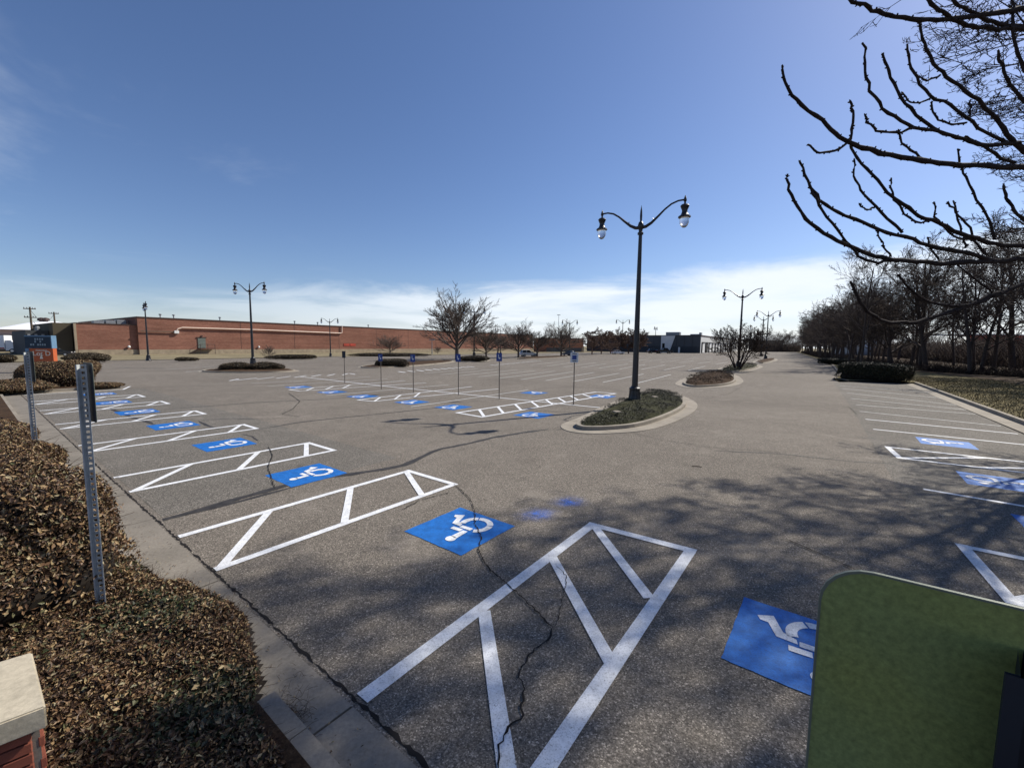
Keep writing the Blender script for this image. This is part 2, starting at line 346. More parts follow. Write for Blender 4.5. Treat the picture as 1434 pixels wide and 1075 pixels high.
def strip(name, pts, w, z, mat, parent, jit=0., wj=0., seg=.25):      # ribbon on the ground
    P = [Vector((p[0], p[1], 0)) for p in pts]; Q = []
    for a, b in zip(P, P[1:]):
        n = max(1, int((b - a).length / seg)) if jit or wj else 1
        n = min(n, 900 if seg < .1 else 60)
        for i in range(n): Q.append(a.lerp(b, i / n))
    Q.append(P[-1]); V = []; k = len(Q)
    for i, q in enumerate(Q):
        d = (Q[min(i + 1, k - 1)] - Q[max(i - 1, 0)]).normalized(); n = Vector((-d.y, d.x, 0))
        ww = w * .5 * (1 + wj * random.uniform(-1, 1))
        if (jit or wj) and (i < 2 or i > k - 3): ww *= .5
        c = q + n * random.uniform(-jit, jit)
        V += [(*(c + n * ww).xy, z), (*(c - n * ww).xy, z)]
    Fc = [(2 * i + 1, 2 * i + 3, 2 * i + 2, 2 * i) for i in range(k - 1)]
    return link(name, npmesh(name, V, Fc), mat, parent)
def pxs(*pts): return [at(x, y) for x, y in pts]

# -- painted lines ------------------------------------------------------------
def stall_line(a, b, mat='old_paint', w=.11, z=.009): return strip('stall_line', [a, b], w, z, M[mat], lot)
def hatch(corners, rungs, name='access_aisle', w=.14, sides=(1, 1, 1, 1), mat='white_paint', own=None):
    a, b, c, d = [Vector(p) for p in corners]        # a-b one long side, d-c the other
    mb = MB(); k = 0
    def bar(p, q, ww, ext=0):
        nonlocal k
        p, q = Vector((p[0], p[1], 0)), Vector((q[0], q[1], 0)); dd = (q - p).normalized(); n = Vector((-dd.y, dd.x, 0)) * ww / 2
        p = p - dd * ext; q = q + dd * ext
        z = .0088 + .0007 * k; k += 1
        mb.poly([(*(p + n).xy, z), (*(p - n).xy, z), (*(q - n).xy, z), (*(q + n).xy, z)])
    if sides[0]: bar(a, b, w)
    if sides[2]: bar(d, c, w)
    if sides[1]: bar(b, c, w, w * .5)
    if sides[3]: bar(a, d, w, w * .5)
    for (u, v) in rungs: bar(a.lerp(b, u), d.lerp(c, v), w * .95)
    for (p_, q_) in (own or []): bar(p_, q_, w * .9)
    o = mb.build(name, M[mat], lot)
    for p in o.data.polygons:
        if p.normal.z < 0: o.data.flip_normals(); break
    return o
# left row: aisles between the accessible bays (from the photograph's far left back to the camera)
aisle_t = [(1.5, 3.12), (6.33, 7.86), (11.0, 12.42), (15.86, 17.02), (20.72, 21.95), (25.38, 26.75), (29.5, 31.0)]
for i, (t0, t1) in enumerate(aisle_t):
    s1 = 6.36 - .018 * t0; s0 = 1.84
    # far side t1, near side t0
    a, b, c, d = st(s0, t1), st(s1, t1), st(s1, t0), st(s0, t0)
    if i == 0:
        a, b, c, d = at(507, 978), at(829, 735), at(967, 771), at(752, 1090)
        r = [(.42, 1.06 - .42), (.80, .62), (.985, .93)]
        a2 = a; hatch((a, b, c, d), [], w=.155, sides=(1, 1, 1, 0), own=[(at(678, 856), at(711, 1085)), (at(773, 780), at(855, 928)), (at(833, 738), at(909, 838))])
    else:
        hatch((a, b, c, d), [(.30, .015), (.66, .42), (.985, .80)] if i % 2 else [(.33, .015), (.68, .45), (.985, .82)], w=.13, sides=(1, 1, 1, 0))
stall_line(st(1.9, 35.0), st(5.9, 34.9), 'white_paint', .12)
stall_line(at(172, 545.5), at(182, 541), 'white_paint', .12)
# blue pads with the stencilled wheelchair
SYM = {
 'A': [(.335, .458), (.427, .311), (.17, .20), (.121, .079), (.046, .062), (.055, .25), (.262, .345), (.265, .42)],
 'B': [(.105, .053), (.115, -.173), (.030, -.180), (.020, .046)],
 'C': [(-.020, .140), (-.005, -.060), (-.093, -.068), (-.108, .128)],
 'D': [(-.030, -.085), (-.020, -.178), (-.30, -.205), (-.30, -.085)]}
def arc(c, r0, r1, a0, a1, n=9):
    A = [math.radians(a0 + (a1 - a0) * i / n) for i in range(n + 1)]
    return [(c[0] + r1 * math.cos(x), c[1] + r1 * math.sin(x)) for x in A] + [(c[0] + r0 * math.cos(x), c[1] + r0 * math.sin(x)) for x in A[::-1]]
wheel = [arc((.255, -.105), .185, .29, 115, 32), arc((.255, -.105), .185, .29, 27, -60), arc((.255, -.105), .185, .29, -66, -148)]
sym_parts = list(SYM.values()) + wheel + [arc((-.36, -.14), 0.0001, .085, 0, 359, 16)[:17]]
def pad(c, upv, su=1.27, sv_=1.27, worn=False):
    # upv: ground direction the head of the figure points to
    u = Vector((upv[0], upv[1], 0)).normalized(); v = Vector((u.y, -u.x, 0))   # symbol forward
    e = empty('accessible_bay_marking', (c[0], c[1], 0)); e.parent = lot
    def Wp(p, q): return (-p) * u + q * v * -1 if False else (-p) * u + q * v
    n = 14; pts = []
    for (p0, q0), (p1, q1) in zip([(-.5, -.5), (.5, -.5), (.5, .5), (-.5, .5)], [(.5, -.5), (.5, .5), (-.5, .5), (-.5, -.5)]):
        for i in range(n):
            f = i / n; j = random.uniform(-.006, .006)
            w_ = Wp((p0 + (p1 - p0) * f) * su + j, (q0 + (q1 - q0) * f) * sv_ + j); pts.append((w_.x, w_.y, .0065))
    mb = MB(); mb.poly(pts); o = mb.build('blue_square', M['blue_paint'], e)
    if o.data.polygons[0].normal.z < 0: o.data.flip_normals()
    mb = MB()
    for poly in sym_parts:
        q_ = [Wp(p * su / 1.27, q * sv_ / 1.27) for p, q in poly]; mb.poly([(w_.x, w_.y, .0125) for w_ in q_])
    o = mb.build('wheelchair_symbol', M['white_paint'], e)
    for p in o.data.polygons:
        if p.normal.z < 0: p.flip()
    return e
sdir = (cT, sT); tdir = (-sT, cT); neg = lambda d: (-d[0], -d[1])
for c in [st(4.91, .06), st(4.77, 4.69), st(4.62, 9.45), st(4.52, 14.1), st(4.44, 18.7), st(4.36, 23.4), st(4.3, 27.9), st(4.55, 32.8)]:
    pad(c, neg(sdir))
# right row
rl = [((1293, 685), (1434, 709)), ((1222.8, 601), (1434, 622.7)), ((1212, 587), (1434, 608.5)), ((1204, 576), (1434, 600)), ((1198.5, 566.8), (1368, 580)), ((1192, 558), (1325, 571)), ((1186, 550), (1293, 562)), ((1180, 544), (1268, 552.5)), ((1176, 540), (1250, 545.5))]
def ext_line(p, q, upto_t):
    a, b = at(*p), at(*q); ta, tb = to_st(a)[1], to_st(b)[1]; k = (upto_t - ta) / (tb - ta); return a, a.lerp(b, k)
for i, (p, q) in enumerate(rl):
    a, b = ext_line(p, q, -5.35 + .01 * i); stall_line(a, b, 'white_paint' if i < 3 else 'old_paint', .12 if i < 3 else .11)
A1, B1 = ext_line((1243, 626), (1434, 647), -5.4); A2, B2 = ext_line((1260, 641.5), (1434, 662), -5.4)
hatch((A1, B1, B2, A2), [(.52, .0), (.98, .40)], sides=(1, 0, 1, 1))
A1, B1 = st(9.12, -1.72), st(9.2, -5.6); A2, B2 = st(7.44, -1.85), st(7.5, -5.6)
hatch((A1, B1, B2, A2), [(.40, .0), (.85, .45)], sides=(1, 0, 1, 1), w=.15)
for c in [st(19.05, -2.95), st(14.15, -3.15), st(10.9, -3.35)]: pad(c, neg(tdir))
# centre block
strip('stall_line', [at(846, 571.5), at(700, 557), at(560, 543), at(420, 527.5)], .14, .0125, M['white_paint'], lot)
through = [((352, 536.8), (518.6, 527.6)), ((374.5, 540.8), (543, 530.5)), ((457, 553.9), (628, 538.7)), ((576, 569.5), (740, 546))]
for p, q in through: stall_line(at(*p), at(*q))
def pxhatch(p, rungs, **k): return hatch([at(*q) for q in p], rungs, **k)
pxhatch([(405, 545.5), (568, 533), (597, 536), (419, 547.5)], [], own=[(at(*p), at(*q)) for p, q in (((429, 546.8), (440, 542.6)), ((456, 545.1), (467, 540.8)), ((480, 543.5), (490, 539.2)))], sides=(1, 0, 1, 1), w=.12)
pxhatch([(501, 560), (661, 541.3), (698, 544.5), (523, 562)], [], own=[(at(*p), at(*q)) for p, q in (((524, 561.9), (533, 556.3)), ((552.6, 559), (561, 553.2)), ((580, 556.3), (588, 550)))], sides=(1, 0, 1, 1), w=.12)
pxhatch([(640, 578), (835, 548.8), (862, 551), (675, 584)], [], own=[(at(x, 578 - (x - 640) * .1497), at(x2, 584 - (x2 - 675) * .1765)) for x, x2 in ((671, 678), (697, 705), (721, 730), (744, 754.5), (764, 774), (781, 792), (798, 810), (815, 829))], w=.15)
pxhatch([(334, 530.5), (490, 522.8), (497, 524.2), (322, 533)], [(.14 + .14 * i, .04 + .14 * i) for i in range(7)], sides=(0, 1, 0, 1), w=.16)
for c, d in [((748, 581), 1), ((635, 570), 1), ((577, 563), 1), ((508, 555), 1), ((465, 549), 1), ((418, 542), 1), ((843, 555), -1), ((748, 550), -1)]:
    pad(at(*c), sdir if d > 0 else neg(sdir), 1.3, 1.3)
rows = [((764, 532.8), (832, 521.5)), ((802, 534.2), (867, 522.6)), ((729.5, 531.4), (802.7, 520.5)), ((699, 529.7), (777.6, 519.5)), ((670, 527.6), (750, 518.8)), ((642.6, 526), (725, 517.4)), ((617.5, 524.5), (696, 516.7)), ((594.5, 522.6), (670, 516)),
        ((844.4, 535.3), (901.5, 523.5)), ((891.6, 536.6), (939.6, 524.4)),
        ((964, 518.4), (987.7, 512.6)), ((929.6, 518), (959.6, 512)), ((898, 517), (931.5, 511)), ((868, 516.6), (903.4, 510.3)), ((839, 515.4), (879.8, 509.4)), ((813.6, 514.5), (849, 509)), ((789, 514), (834, 507.7)), ((766, 512.5), (806, 507)), ((743, 511), (790, 505.6)),
        ((1002, 510), (1019, 507.2)), ((976.8, 509), (995, 506.3)), ((950.5, 507.7), (972, 505)), ((925, 507), (950, 504.2)), ((902.4, 506.4), (927, 503.8)), ((880, 505.8), (908, 503.2)), ((858, 505.2), (888, 502.5)),
        ((1005.8, 504), (1019, 502.6)), ((983, 503.2), (998.5, 501.8)), ((960, 502.6), (978, 501)), ((938, 502), (957, 500.3)),
        ((987, 500.4), (998, 499.4)), ((968, 500), (981, 498.8)), ((230, 517.5), (300, 513)), ((260, 521), (330, 515)), ((0, 513.2), (44, 513))]
for p, q in rows: stall_line(at(*p), at(*q), 'old_paint', .13)
stall_line(at(890.7, 529), at(961, 531.7), 'old_paint', .08)
for p, q, n in [((560, 521), (657, 513.6), 9), ((690, 511.2), (752, 505.2), 9)]:
    a, b = at(*p), at(*q)
    for i in range(n + 1):
        c = a.lerp(b, i / n); stall_line(c - Vector((*tdir, 0)) * .9, c + Vector((*tdir, 0)) * .9 + Vector((*sdir, 0)) * .5, 'white_paint', .28)

# -- crack sealing and cracks ---------------------------------------------------
def seal(w, *p, jit=.02, wj=.35, z=.0055): strip('crack_seal', pxs(*p), w, z, M['seal'], lot, jit, wj, .3)
seal(.18, (228, 727), (260, 718.5), (300, 708), (370, 688), (430, 672), (490, 664), (540, 656.6), (565, 651.6), (585, 643), (605, 633), (620, 628), (660, 620), (690, 612.7), (731, 606), (768, 601))
seal(.10, (228, 729), (300, 711), (372, 692), (430, 676.5), z=.0045)
seal(.10, (360.7, 601.7), (416, 591.7), (476, 585), (560, 576.6), (640, 568))
seal(.09, (232.6, 573), (350.6, 564), (451, 559), (491, 556), (576, 547.5)); seal(.10, (283, 588), (325.5, 586), (370.7, 587.4)); seal(.1, (150, 545.5), (207.5, 542), (340.6, 539), (400, 536))
seal(.14, (152.7, 572), (167, 577), (188, 585.4), (209, 591.7), (217.6, 595)); seal(.12, (278, 589.6), (293, 597), (306, 601)); seal(.10, (340, 608), (352, 611), (361, 617))
seal(.06, (746, 546), (778, 542), (809, 541.5), (851, 544), (880, 549.5)); seal(.05, (1000, 631), (1088, 635), (1194, 646), (1247, 649), (1283, 657), (1331, 666))
seal(.14, (1201, 612.5), (1226, 614)); seal(.10, (110, 522), (240, 519), (330, 516.5)); seal(.10, (230, 507), (420, 504.5), (560, 499.5))
seal(.06, (800, 577), (740, 575), (700, 571)); seal(.07, (780, 602), (812, 594), (790, 588), (800, 583), (830, 577)); seal(.15, (380, 513.5), (470, 511)); seal(.12, (600, 508), (700, 503.5))
def crack(w, *p, jit=.014): strip('crack', pxs(*p), w, .0165, M['crack'], lot, jit, .6, .04)
def q3(x, y): return (480 + x / 2.758, 640 + y / 2.758)
crack(.016, *[q3(*p) for p in [(430, 105), (490, 160), (510, 210), (510, 260), (535, 310), (525, 365), (560, 430), (620, 480), (700, 550), (760, 610), (810, 660), (800, 700), (740, 745), (700, 800), (680, 840), (700, 900), (690, 993)]], (735, 1003), (712, 1020), (700, 1045), (697, 1090))
crack(.008, *[q3(*p) for p in [(820, 415), (862, 460), (860, 500), (845, 570), (830, 640), (810, 660)]])
crack(.02, (376, 626), (382, 638), (375, 655), (381, 673), (385, 684.5)); crack(.015, (879.5, 604.5), (917, 614), (951, 620), (1010, 628), (1100, 634)); crack(.03, (405, 551), (420, 562), (410, 573), (395, 580), (420, 584)); crack(.02, (990, 558), (1020, 552), (1040, 541)); crack(.02, (1166, 566), (1190, 571), (1200, 580))
crack(.012, (930, 585), (975, 590), (1050, 588), (1120, 596)); crack(.012, (1010, 555), (1070, 560), (1150, 556)); crack(.015, (630, 690), (590, 700), (560, 716))
crack(.02, (1100, 755), (1180, 790), (1290, 840), (1400, 880), jit=.01)
# broken edge of the asphalt against the gutter
strip('broken_edge', [st(1.80, -6), st(1.83, 3), st(1.80, 10), st(1.78, 20), st(1.8, 35.4)], .024, .0045, M['crack'], lot, .013, .95, .05)
for c, r in [((797, 704.5), .48), ((752, 722), .5)]:
    mb = MB(); mb.poly([(math.cos(i * math.pi / 16), math.sin(i * math.pi / 16), 0) for i in range(32)]); o = mb.build('blue_overspray', M['overspray'], lot)
    p = at(*c); o.location = (p.x, p.y, .0295 + r * .002); o.scale = (r, r * .75, 1); o.rotation_euler[2] = .4

# -- gutters, kerbs, verge ------------------------------------------------------
planter = sheet('planting_bed', [st(1.26, -14), st(1.26, 3.5), st(1.155, 3.6), st(1.15, 6), st(1.05, 12), st(1.05, 35.5), st(-60, 36), st(-60, -14)], .12, M['mulch'], kind='structure')
gut = empty('kerb_and_gutter', st(1.5, 10)); tag(gut, kind='structure')
def slab_row(s_in, s_out, t0, t1, dz, name, mat, L_=3.0, hgt=.0, parent=gut, gap=.012, off=0):
    t = t0; org = parent.location
    while t < t1 - .2:
        e = min(t + L_, t1)
        mb = MB(); z0 = -.1
        f = lambda s, t_: (st(s, t_) - org).xy
        mb.prism([f(s_in(t), t + gap), f(s_out(t), t + gap), f(s_out(e), e - gap), f(s_in(e), e - gap)], z0, hgt + random.uniform(-.002, .002) + dz)
        o = mb.build(name, mat, parent); t = e
back = lambda t: 1.14 + (.0 if t < 6 else -.02)
slab_row(lambda t: 1.775, lambda t: 1.16, -12, 35.2, .002, 'gutter_slab', M['concrete_gutter'])
slab_row(lambda t: 1.40, lambda t: 1.265, -12, 3.55, .10, 'kerb_stone', M['concrete_gutter'], gap=.004)
slab_row(lambda t: 1.15, lambda t: 1.02, 3.6, 35.2, .115, 'kerb_stone', M['concrete'])
# return kerb at the far end of the row and the planted strip behind it
endk = empty('end_kerb', st(3, 36.3)); tag(endk, kind='structure')
for k, (a, b) in enumerate([(1.0, 2.7), (2.72, 4.4), (4.42, 6.0)]):
    mb = MB(); o_ = endk.location
    mb.prism([(st(a, 35.3) - o_).xy, (st(b, 35.3) - o_).xy, (st(b, 36.2) - o_).xy, (st(a, 36.2) - o_).xy], -.1, .006); mb.build('gutter_slab', M['light_concrete'], endk)
    mb = MB(); mb.prism([(st(a, 36.21) - o_).xy, (st(b, 36.21) - o_).xy, (st(b, 36.4) - o_).xy, (st(a, 36.4) - o_).xy], -.1, .14); mb.build('kerb_stone', M['light_concrete'], endk)
sheet('end_bed', [st(-60, 36.02), st(.98, 36.0), st(1, 36.41), st(5.9, 36.41), st(5.6, 39), st(1, 39.8), st(-60, 40.8)], .11, M['mulch'], kind='structure')
# right kerb and lawn
rk = empty('right_kerb', st(28, -5.7)); tag(rk, kind='structure')
def rk_t(s): return -5.55 + .028 * (s - 27) - (.35 if s < 12 else 0) * 0
sv = -6.0
while sv < 50:
    e = min(sv + 3.0, 50); o_ = rk.location; g_ = .012
    mb = MB(); mb.prism([(st(sv + g_, rk_t(sv) + .1) - o_).xy, (st(e - g_, rk_t(e) + .1) - o_).xy, (st(e - g_, rk_t(e) - .55) - o_).xy, (st(sv + g_, rk_t(sv) - .55) - o_).xy], -.1, .008); mb.build('gutter_slab', M['light_concrete'], rk)
    mb = MB(); mb.prism([(st(sv + g_, rk_t(sv) - .56) - o_).xy, (st(e - g_, rk_t(e) - .56) - o_).xy, (st(e - g_, rk_t(e) - .73) - o_).xy, (st(sv + g_, rk_t(sv) - .73) - o_).xy], -.1, .16); mb.build('kerb_stone', M['light_concrete'], rk)
    sv = e
verge = [st(-10, rk_t(-10) - .74), st(49.9, rk_t(50) - .74), st(50.4, -4.6), st(48.4, -1.1), st(51.9, -.15), st(60, -.6), st(92, .3), st(112, 2.1), st(146, 4.7), st(218, 10.8), st(340, 21.3), st(340, -90), st(-10, -90)]
lawn = sheet('lawn', verge, .12, M['dry_grass'], kind='structure')
woodfloor = sheet('woodland_floor', [st(8, -14.5), st(30, -13), st(60, -12), st(74, -8), st(86, -3.2), st(150, 2.6), st(250, 11), st(338, 18.5), st(338, -88), st(0, -88)], .15, M['forest_floor'], kind='structure')
vk = strip('verge_kerb', [st(50.3, -5.0), st(49.6, -2.5), st(48.1, -1.0), st(51.7, .0), st(60, -.5), st(92, .4), st(112, 2.2), st(146, 4.8), st(218, 10.9), st(338, 21.3)], .3, .145, M['concrete'], None); tag(vk, kind='structure')
# far lawn strip before the long building
strip_far = sheet('far_grass_strip', [st(-90, 88.2), st(262, 86.2), st(262, 122), st(13.9, 122), st(5, 131), st(-90, 131)], .06, M['tan_grass'], kind='structure')
fk = strip('far_kerb', [st(-90, 88), st(60, 87.2), st(262, 86)], .35, .12, M['light_concrete'], None); tag(fk, kind='structure')
sheet('side_road', [st(-90, 131.2), st(4, 131.2), st(4, 260), st(-90, 260)], .0, M['asphalt'], kind='structure')

# ------------------------------------------------------------------ islands
def smooth_loop(pts, it=3):
    P = [Vector((p[0], p[1])) for p in pts]
    for _ in range(it):
        Q = []
        for a, b in zip(P, P[1:] + P[:1]): Q += [a.lerp(b, .25), a.lerp(b, .75)]
        P = Q
    return P
def inset(P, d):
    n = len(P); area = sum(P[i].x * P[(i + 1) % n].y - P[(i + 1) % n].x * P[i].y for i in range(n)); sgn = 1 if area > 0 else -1
    R = []
    for i in range(n):
        t = (P[(i + 1) % n] - P[i - 1]).normalized(); R.append(P[i] + Vector((-t.y, t.x)) * d * sgn)
    return R
def island(outer, gut_w, bedmat, label, mound=.25, kerb_z=.15, light='light_concrete'):
    P0 = smooth_loop(outer); c = sum(P0, Vector((0, 0))) / len(P0); P0 = [p - c for p in P0]
    root = empty('traffic_island', (c.x, c.y, 0)); tag(root, label, 'traffic island'); root['kind'] = 'structure'; del root['category']
    P1 = inset(P0, gut_w); P2 = inset(P1, .17); n = len(P0); k = max(1, n // 12)
    for j in range(0, n, k):
        idx = [(j + i) % n for i in range(k + 1)] if j + k <= n else [i % n for i in range(j, n + 1)]
        for (A, B, z0, z1, nm) in ((P0, P1, -.1, .02, 'gutter_slab'), (P1, P2, -.1, kerb_z, 'kerb_stone')):
            mb = MB(); ring = [A[i] for i in idx] + [B[i] for i in idx[::-1]]
            cc = sum(ring, Vector((0, 0))) / len(ring); ring = [cc + (p - cc) * .994 for p in ring]
            mb.prism(ring, z0, z1 + random.uniform(-.002, .002)); mb.build(nm, M[light], root)
    bm = bmesh.new(); cv = sum(P2, Vector((0, 0))) / n; R = []; rings = []
    for f, z in ((1, kerb_z - .03), (.9, kerb_z + mound * .4), (.7, kerb_z + mound * .75), (.4, kerb_z + mound), (.1, kerb_z + mound)):
        rings.append([bm.verts.new((*(cv + (p - cv) * f * .999), z + (random.uniform(-.03, .03) if f < 1 else 0))) for p in P2])
    for a, b in zip(rings, rings[1:]):
        for i in range(n): bm.faces.new((a[i], a[(i + 1) % n], b[(i + 1) % n], b[i]))
    bm.faces.new(rings[-1]); me = bpy.data.meshes.new('bed'); bm.to_mesh(me); bm.free()
    o = link('bed', me, bedmat, root)
    for p in me.polygons: p.use_smooth = True
    return root, P2, cv
def pxl(*pts): return [at(x, y).xy for x, y in pts]
i1, P1, c1 = island(pxl((779, 596), (800, 607), (860, 608), (925, 601), (978, 575), (976, 562), (945, 551), (898, 549), (850, 566), (812, 585)), .55, M['bed_green'], 'kerbed island planted with low dark ground cover round the nearest street lamp', .28)
i2, P2_, c2 = island(pxl((940, 537), (958, 543), (995, 544), (1034, 540), (1044, 533), (1030, 524), (1000, 521.5), (968, 526)), .6, M['mulch'], 'kerbed island of bare brown mulch behind the nearest lamp island', .35)
i3, P3_, c3 = island(pxl((998, 518.5), (1010, 521.5), (1040, 521.5), (1066, 516), (1070, 512), (1050, 509.5), (1020, 511.5)), .6, M['bed_green'], 'kerbed island under the many stemmed bare shrub', .25)
i4, P4_, c4 = island(pxl((1050, 506.5), (1062, 509), (1076, 508.5), (1090, 504.5), (1088, 502), (1070, 502.4)), .6, M['mulch'], 'small far kerbed island with a lamp at the right of the lot', .2)
i5, P5_, c5 = island(pxl((268, 521.5), (330, 523), (395, 522), (425, 519.5), (405, 517), (340, 516), (290, 518)), .4, M['mulch'], 'kerbed island with low brown shrubs round the lamp in the left half', .12)
i6, P6_, c6 = island(pxl((494, 515), (520, 516.2), (575, 513.8), (640, 507.5), (636, 504), (560, 507.5), (520, 511)), .4, M['mulch'], 'long kerbed island with a clipped hedge near the big bare tree', .1)
i7, P7_, c7 = island(pxl((630, 506), (660, 507.5), (690, 505), (682, 502), (650, 502.5)), .3, M['mulch'], 'kerbed island under the big bare tree', .1)
i8, P8_, c8 = island(pxl((716, 502.4), (740, 503.2), (800, 500), (795, 498.2), (740, 500)), .3, M['mulch'], 'far kerbed island with two bare trees and a lamp', .1)

def inside(p, poly):
    c = False; j = len(poly) - 1
    for i in range(len(poly)):
        a, b = poly[i], poly[j]
        if (a[1] > p[1]) != (b[1] > p[1]) and p[0] < (b[0] - a[0]) * (p[1] - a[1]) / (b[1] - a[1]) + a[0]: c = not c
        j = i
    return c
def leaf_cloud(P, Nn, size, aspect=.55, fold=.25, flat=0.):      # bent two-triangle-pair leaves at points P facing roughly along Nn
    n = len(P); R = RNG.normal(size=(n, 3)); Nn = Nn + R * (1 - flat) * .8; Nn /= np.linalg.norm(Nn, axis=1, keepdims=True) + 1e-9
    A = np.cross(Nn, RNG.normal(size=(n, 3))); A /= np.linalg.norm(A, axis=1, keepdims=True) + 1e-9; B = np.cross(Nn, A)
    s = size * RNG.uniform(.55, 1.25, (n, 1)); w = s * aspect * RNG.uniform(.7, 1.1, (n, 1))
    V = np.stack([P - A * s / 2, P + B * w / 2 + Nn * w * fold, P + A * s / 2, P - B * w / 2 + Nn * w * fold], 1).reshape(-1, 3)
    i = np.arange(n) * 4; return V, np.stack([i, i + 1, i + 2, i + 3], 1)
def bed_cover(root, P2, cv, mat, n, size, z, mound, name, aspect=.3):
    cand = []
    xs = [p.x for p in P2]; ys = [p.y for p in P2]; X = RNG.uniform(min(xs), max(xs), n * 2); Y = RNG.uniform(min(ys), max(ys), n * 2)
    for x, y in zip(X, Y):
        if inside((x, y), P2):
            # distance ratio from the centre
            cand.append((x, y))
    C = np.array(cand[:n]); 
    f = np.zeros(len(C)); pts = np.array([tuple(p) for p in P2])
    d = np.min(np.linalg.norm(C[:, None, :] - pts[None, ::4, :], axis=2), axis=1); h = z + mound * np.clip(d / 1.0, 0, 1) ** .7
    Pp = np.column_stack([C, h + RNG.uniform(-.03, .09, len(C))]); V, Q = leaf_cloud(Pp, np.tile([0, 0, 1.], (len(Pp), 1)), size, aspect)
    return link(name, npmesh(name, V, Q), mat, root, 'stuff')
bed_cover(i1, P1, c1, M['juniper'], 42000, .065, .12, .26, 'ground_cover')
bed_cover(i2, P2_, c2, M['mulch_chip'], 9000, .14, .12, .33, 'mulch_cover'); bed_cover(i3, P3_, c3, M['hedge_leaf'], 5000, .2, .12, .22, 'ground_cover')
for (px_, py_) in ((917, 556), (864, 577)):
    p = at(px_, py_, .45); mb = MB(); mb.box((-.16, -.10, -.02), (.16, .10, .02), bev=.008); o = mb.build('stepping_stone', M['concrete']); o.location = (p.x, p.y, .47); o.rotation_euler = (.08, .03, .6)
    tag(o, 'flat pale stone in the ground cover ' + ('beyond the nearest lamp base' if px_ > 900 else 'this side of the nearest lamp'), 'stone')

# ------------------------------------------------------------------ buildings
def frame_box(mb, x0, x1, y0, y1, z0, z1, bev=0): return mb.box((x0, y0, z0), (x1, y1, z1), bev=bev)
# long brick building, local x along the wall, y towards its back
AL = math.radians(55); A0 = st(14.3, 121.5)
bb = empty('brick_building', (A0.x, A0.y, 0), AL, 'long low red brick building across the far side of the lot', 'building')
LEN = 172
mb = MB(); frame_box(mb, 0, 9.5, .6, 30, 0, 6.45); mb.build('low_wing', M['brick'], bb)
mb = MB(); frame_box(mb, 9.5, LEN, 0, 55, 0, 8.15); mb.build('wall', M['brick'], bb)
mb = MB(); frame_box(mb, -.1, 9.39, .5, 30.1, 6.45, 6.62); mb.build('coping', M['coping'], bb)
mb = MB(); frame_box(mb, 9.4, LEN + .1, -.12, 55.1, 8.15, 8.38); mb.build('coping', M['coping'], bb)
mb = MB(); frame_box(mb, 0.1, 9.5, .42, .6, 0, 1.15); frame_box(mb, 9.5, LEN, -.2, 0, 0, 1.15); mb.build('concrete_base', M['pale_band'], bb)
mb = MB(); frame_box(mb, -.35, .02, .3, .9, 0, 6.45); mb.build('corner_pier', M['pale_band'], bb)
# side face left of the corner: dark glazed and olive
mb = MB(); frame_box(mb, -3.0, -.36, 2.0, 25, 0, 6.5); mb.build('side_wing', M['olive_wall'], bb)
mb = MB(); frame_box(mb, -6.2, -3.1, 6.0, 25, 0, 4.9); mb.build('side_wing', M['grey_panel2'], bb)
for k in range(3): mb = MB(); frame_box(mb, -6.0 + k * .95, -5.6 + k * .95, 5.86, 6.0, .9, 4.2); mb.build('window', M['metal_grey'], bb)
mb = MB(); mb.tube([(16.3, -.3, 5.3), (16.6, -.3, 5.9), (17.5, -.3, 6.25), (34, -.3, 6.3), (58.4, -.3, 6.1), (58.9, -.3, 6.2), (59, -.3, 8.4)], .17, 6); pipe = mb.build('roof_pipe', M['pipe'], bb)
mb = MB(); mb.box((9.9, -.34, 5.1), (15.9, -.2, 5.3)); mb.build('dark_wall_bar', M['brown_trim'], bb)  # dark brown bar along the wall, left of the pipe
mb = MB(); mb.box((15.9, -.45, 4.85), (16.8, -.02, 5.5), bev=.05); mb.build('pipe_box', M['door_white'], bb)
for x in (7.9, 34.2): mb = MB(); mb.lathe([(.01, -.28), (.2, -.2), (.28, 0), (.2, .2), (.01, .28)], 10, (x, -.28 if x > 9.5 else .3, 1.75)); mb.build('wall_light', M['door_white'], bb)
dr = MB(); dr.box((20.5, -.12, 1.5), (22.1, -.02, 3.9)); door = dr.build('door', M['door_green'], bb)
mb = MB(); mb.box((20.25, -.16, 3.92), (22.35, -.005, 4.1)); mb.box((21.2, -.35, 4.25), (21.5, -.02, 4.5)); mb.build('door_head', M['coping'], door)
sr_ = MB()
for k in range(6): sr_.box((18.2 + k * .38, -1.5, 1.3 - .23 * (6 - k)), (18.6 + k * .38, -.2, 1.45 - .23 * (6 - k)))
sr_.box((20.4, -1.6, 1.32), (23.6, -.2, 1.45)); sr_.build('steps', M['coping'], bb)
mb = MB()
for x in (18.3, 20.5, 22, 23.5): mb.tube([(x, -1.55, 0), (x, -1.55, 2.4 if x > 20 else 1.1)], .05, 6)
mb.tube([(18.3, -1.55, 1.1), (20.5, -1.55, 2.4), (23.5, -1.55, 2.4)], .05, 6); mb.build('handrail', M['coping'], bb)
for x in (0.5, 2.4, 4.2): mb = MB(); mb.box((x + 3, 5, 6.6), (x + 4.6, 7, 7.25 + .1 * x), bev=.05); mb.build('roof_unit', M['metal_grey'], bb)
for x in (14, 16.5, 26, 45, 52, 70, 95, 120): mb = MB(); mb.tube([(x, 1.5, 8.2), (x, 1.5, 9.0)], .12, 6); mb.lathe([(.1, 0), (.3, .1), (.3, .25), (.05, .35)], 8, (x, 1.5, 8.95)); mb.build('roof_vent', M['metal_grey'], bb)
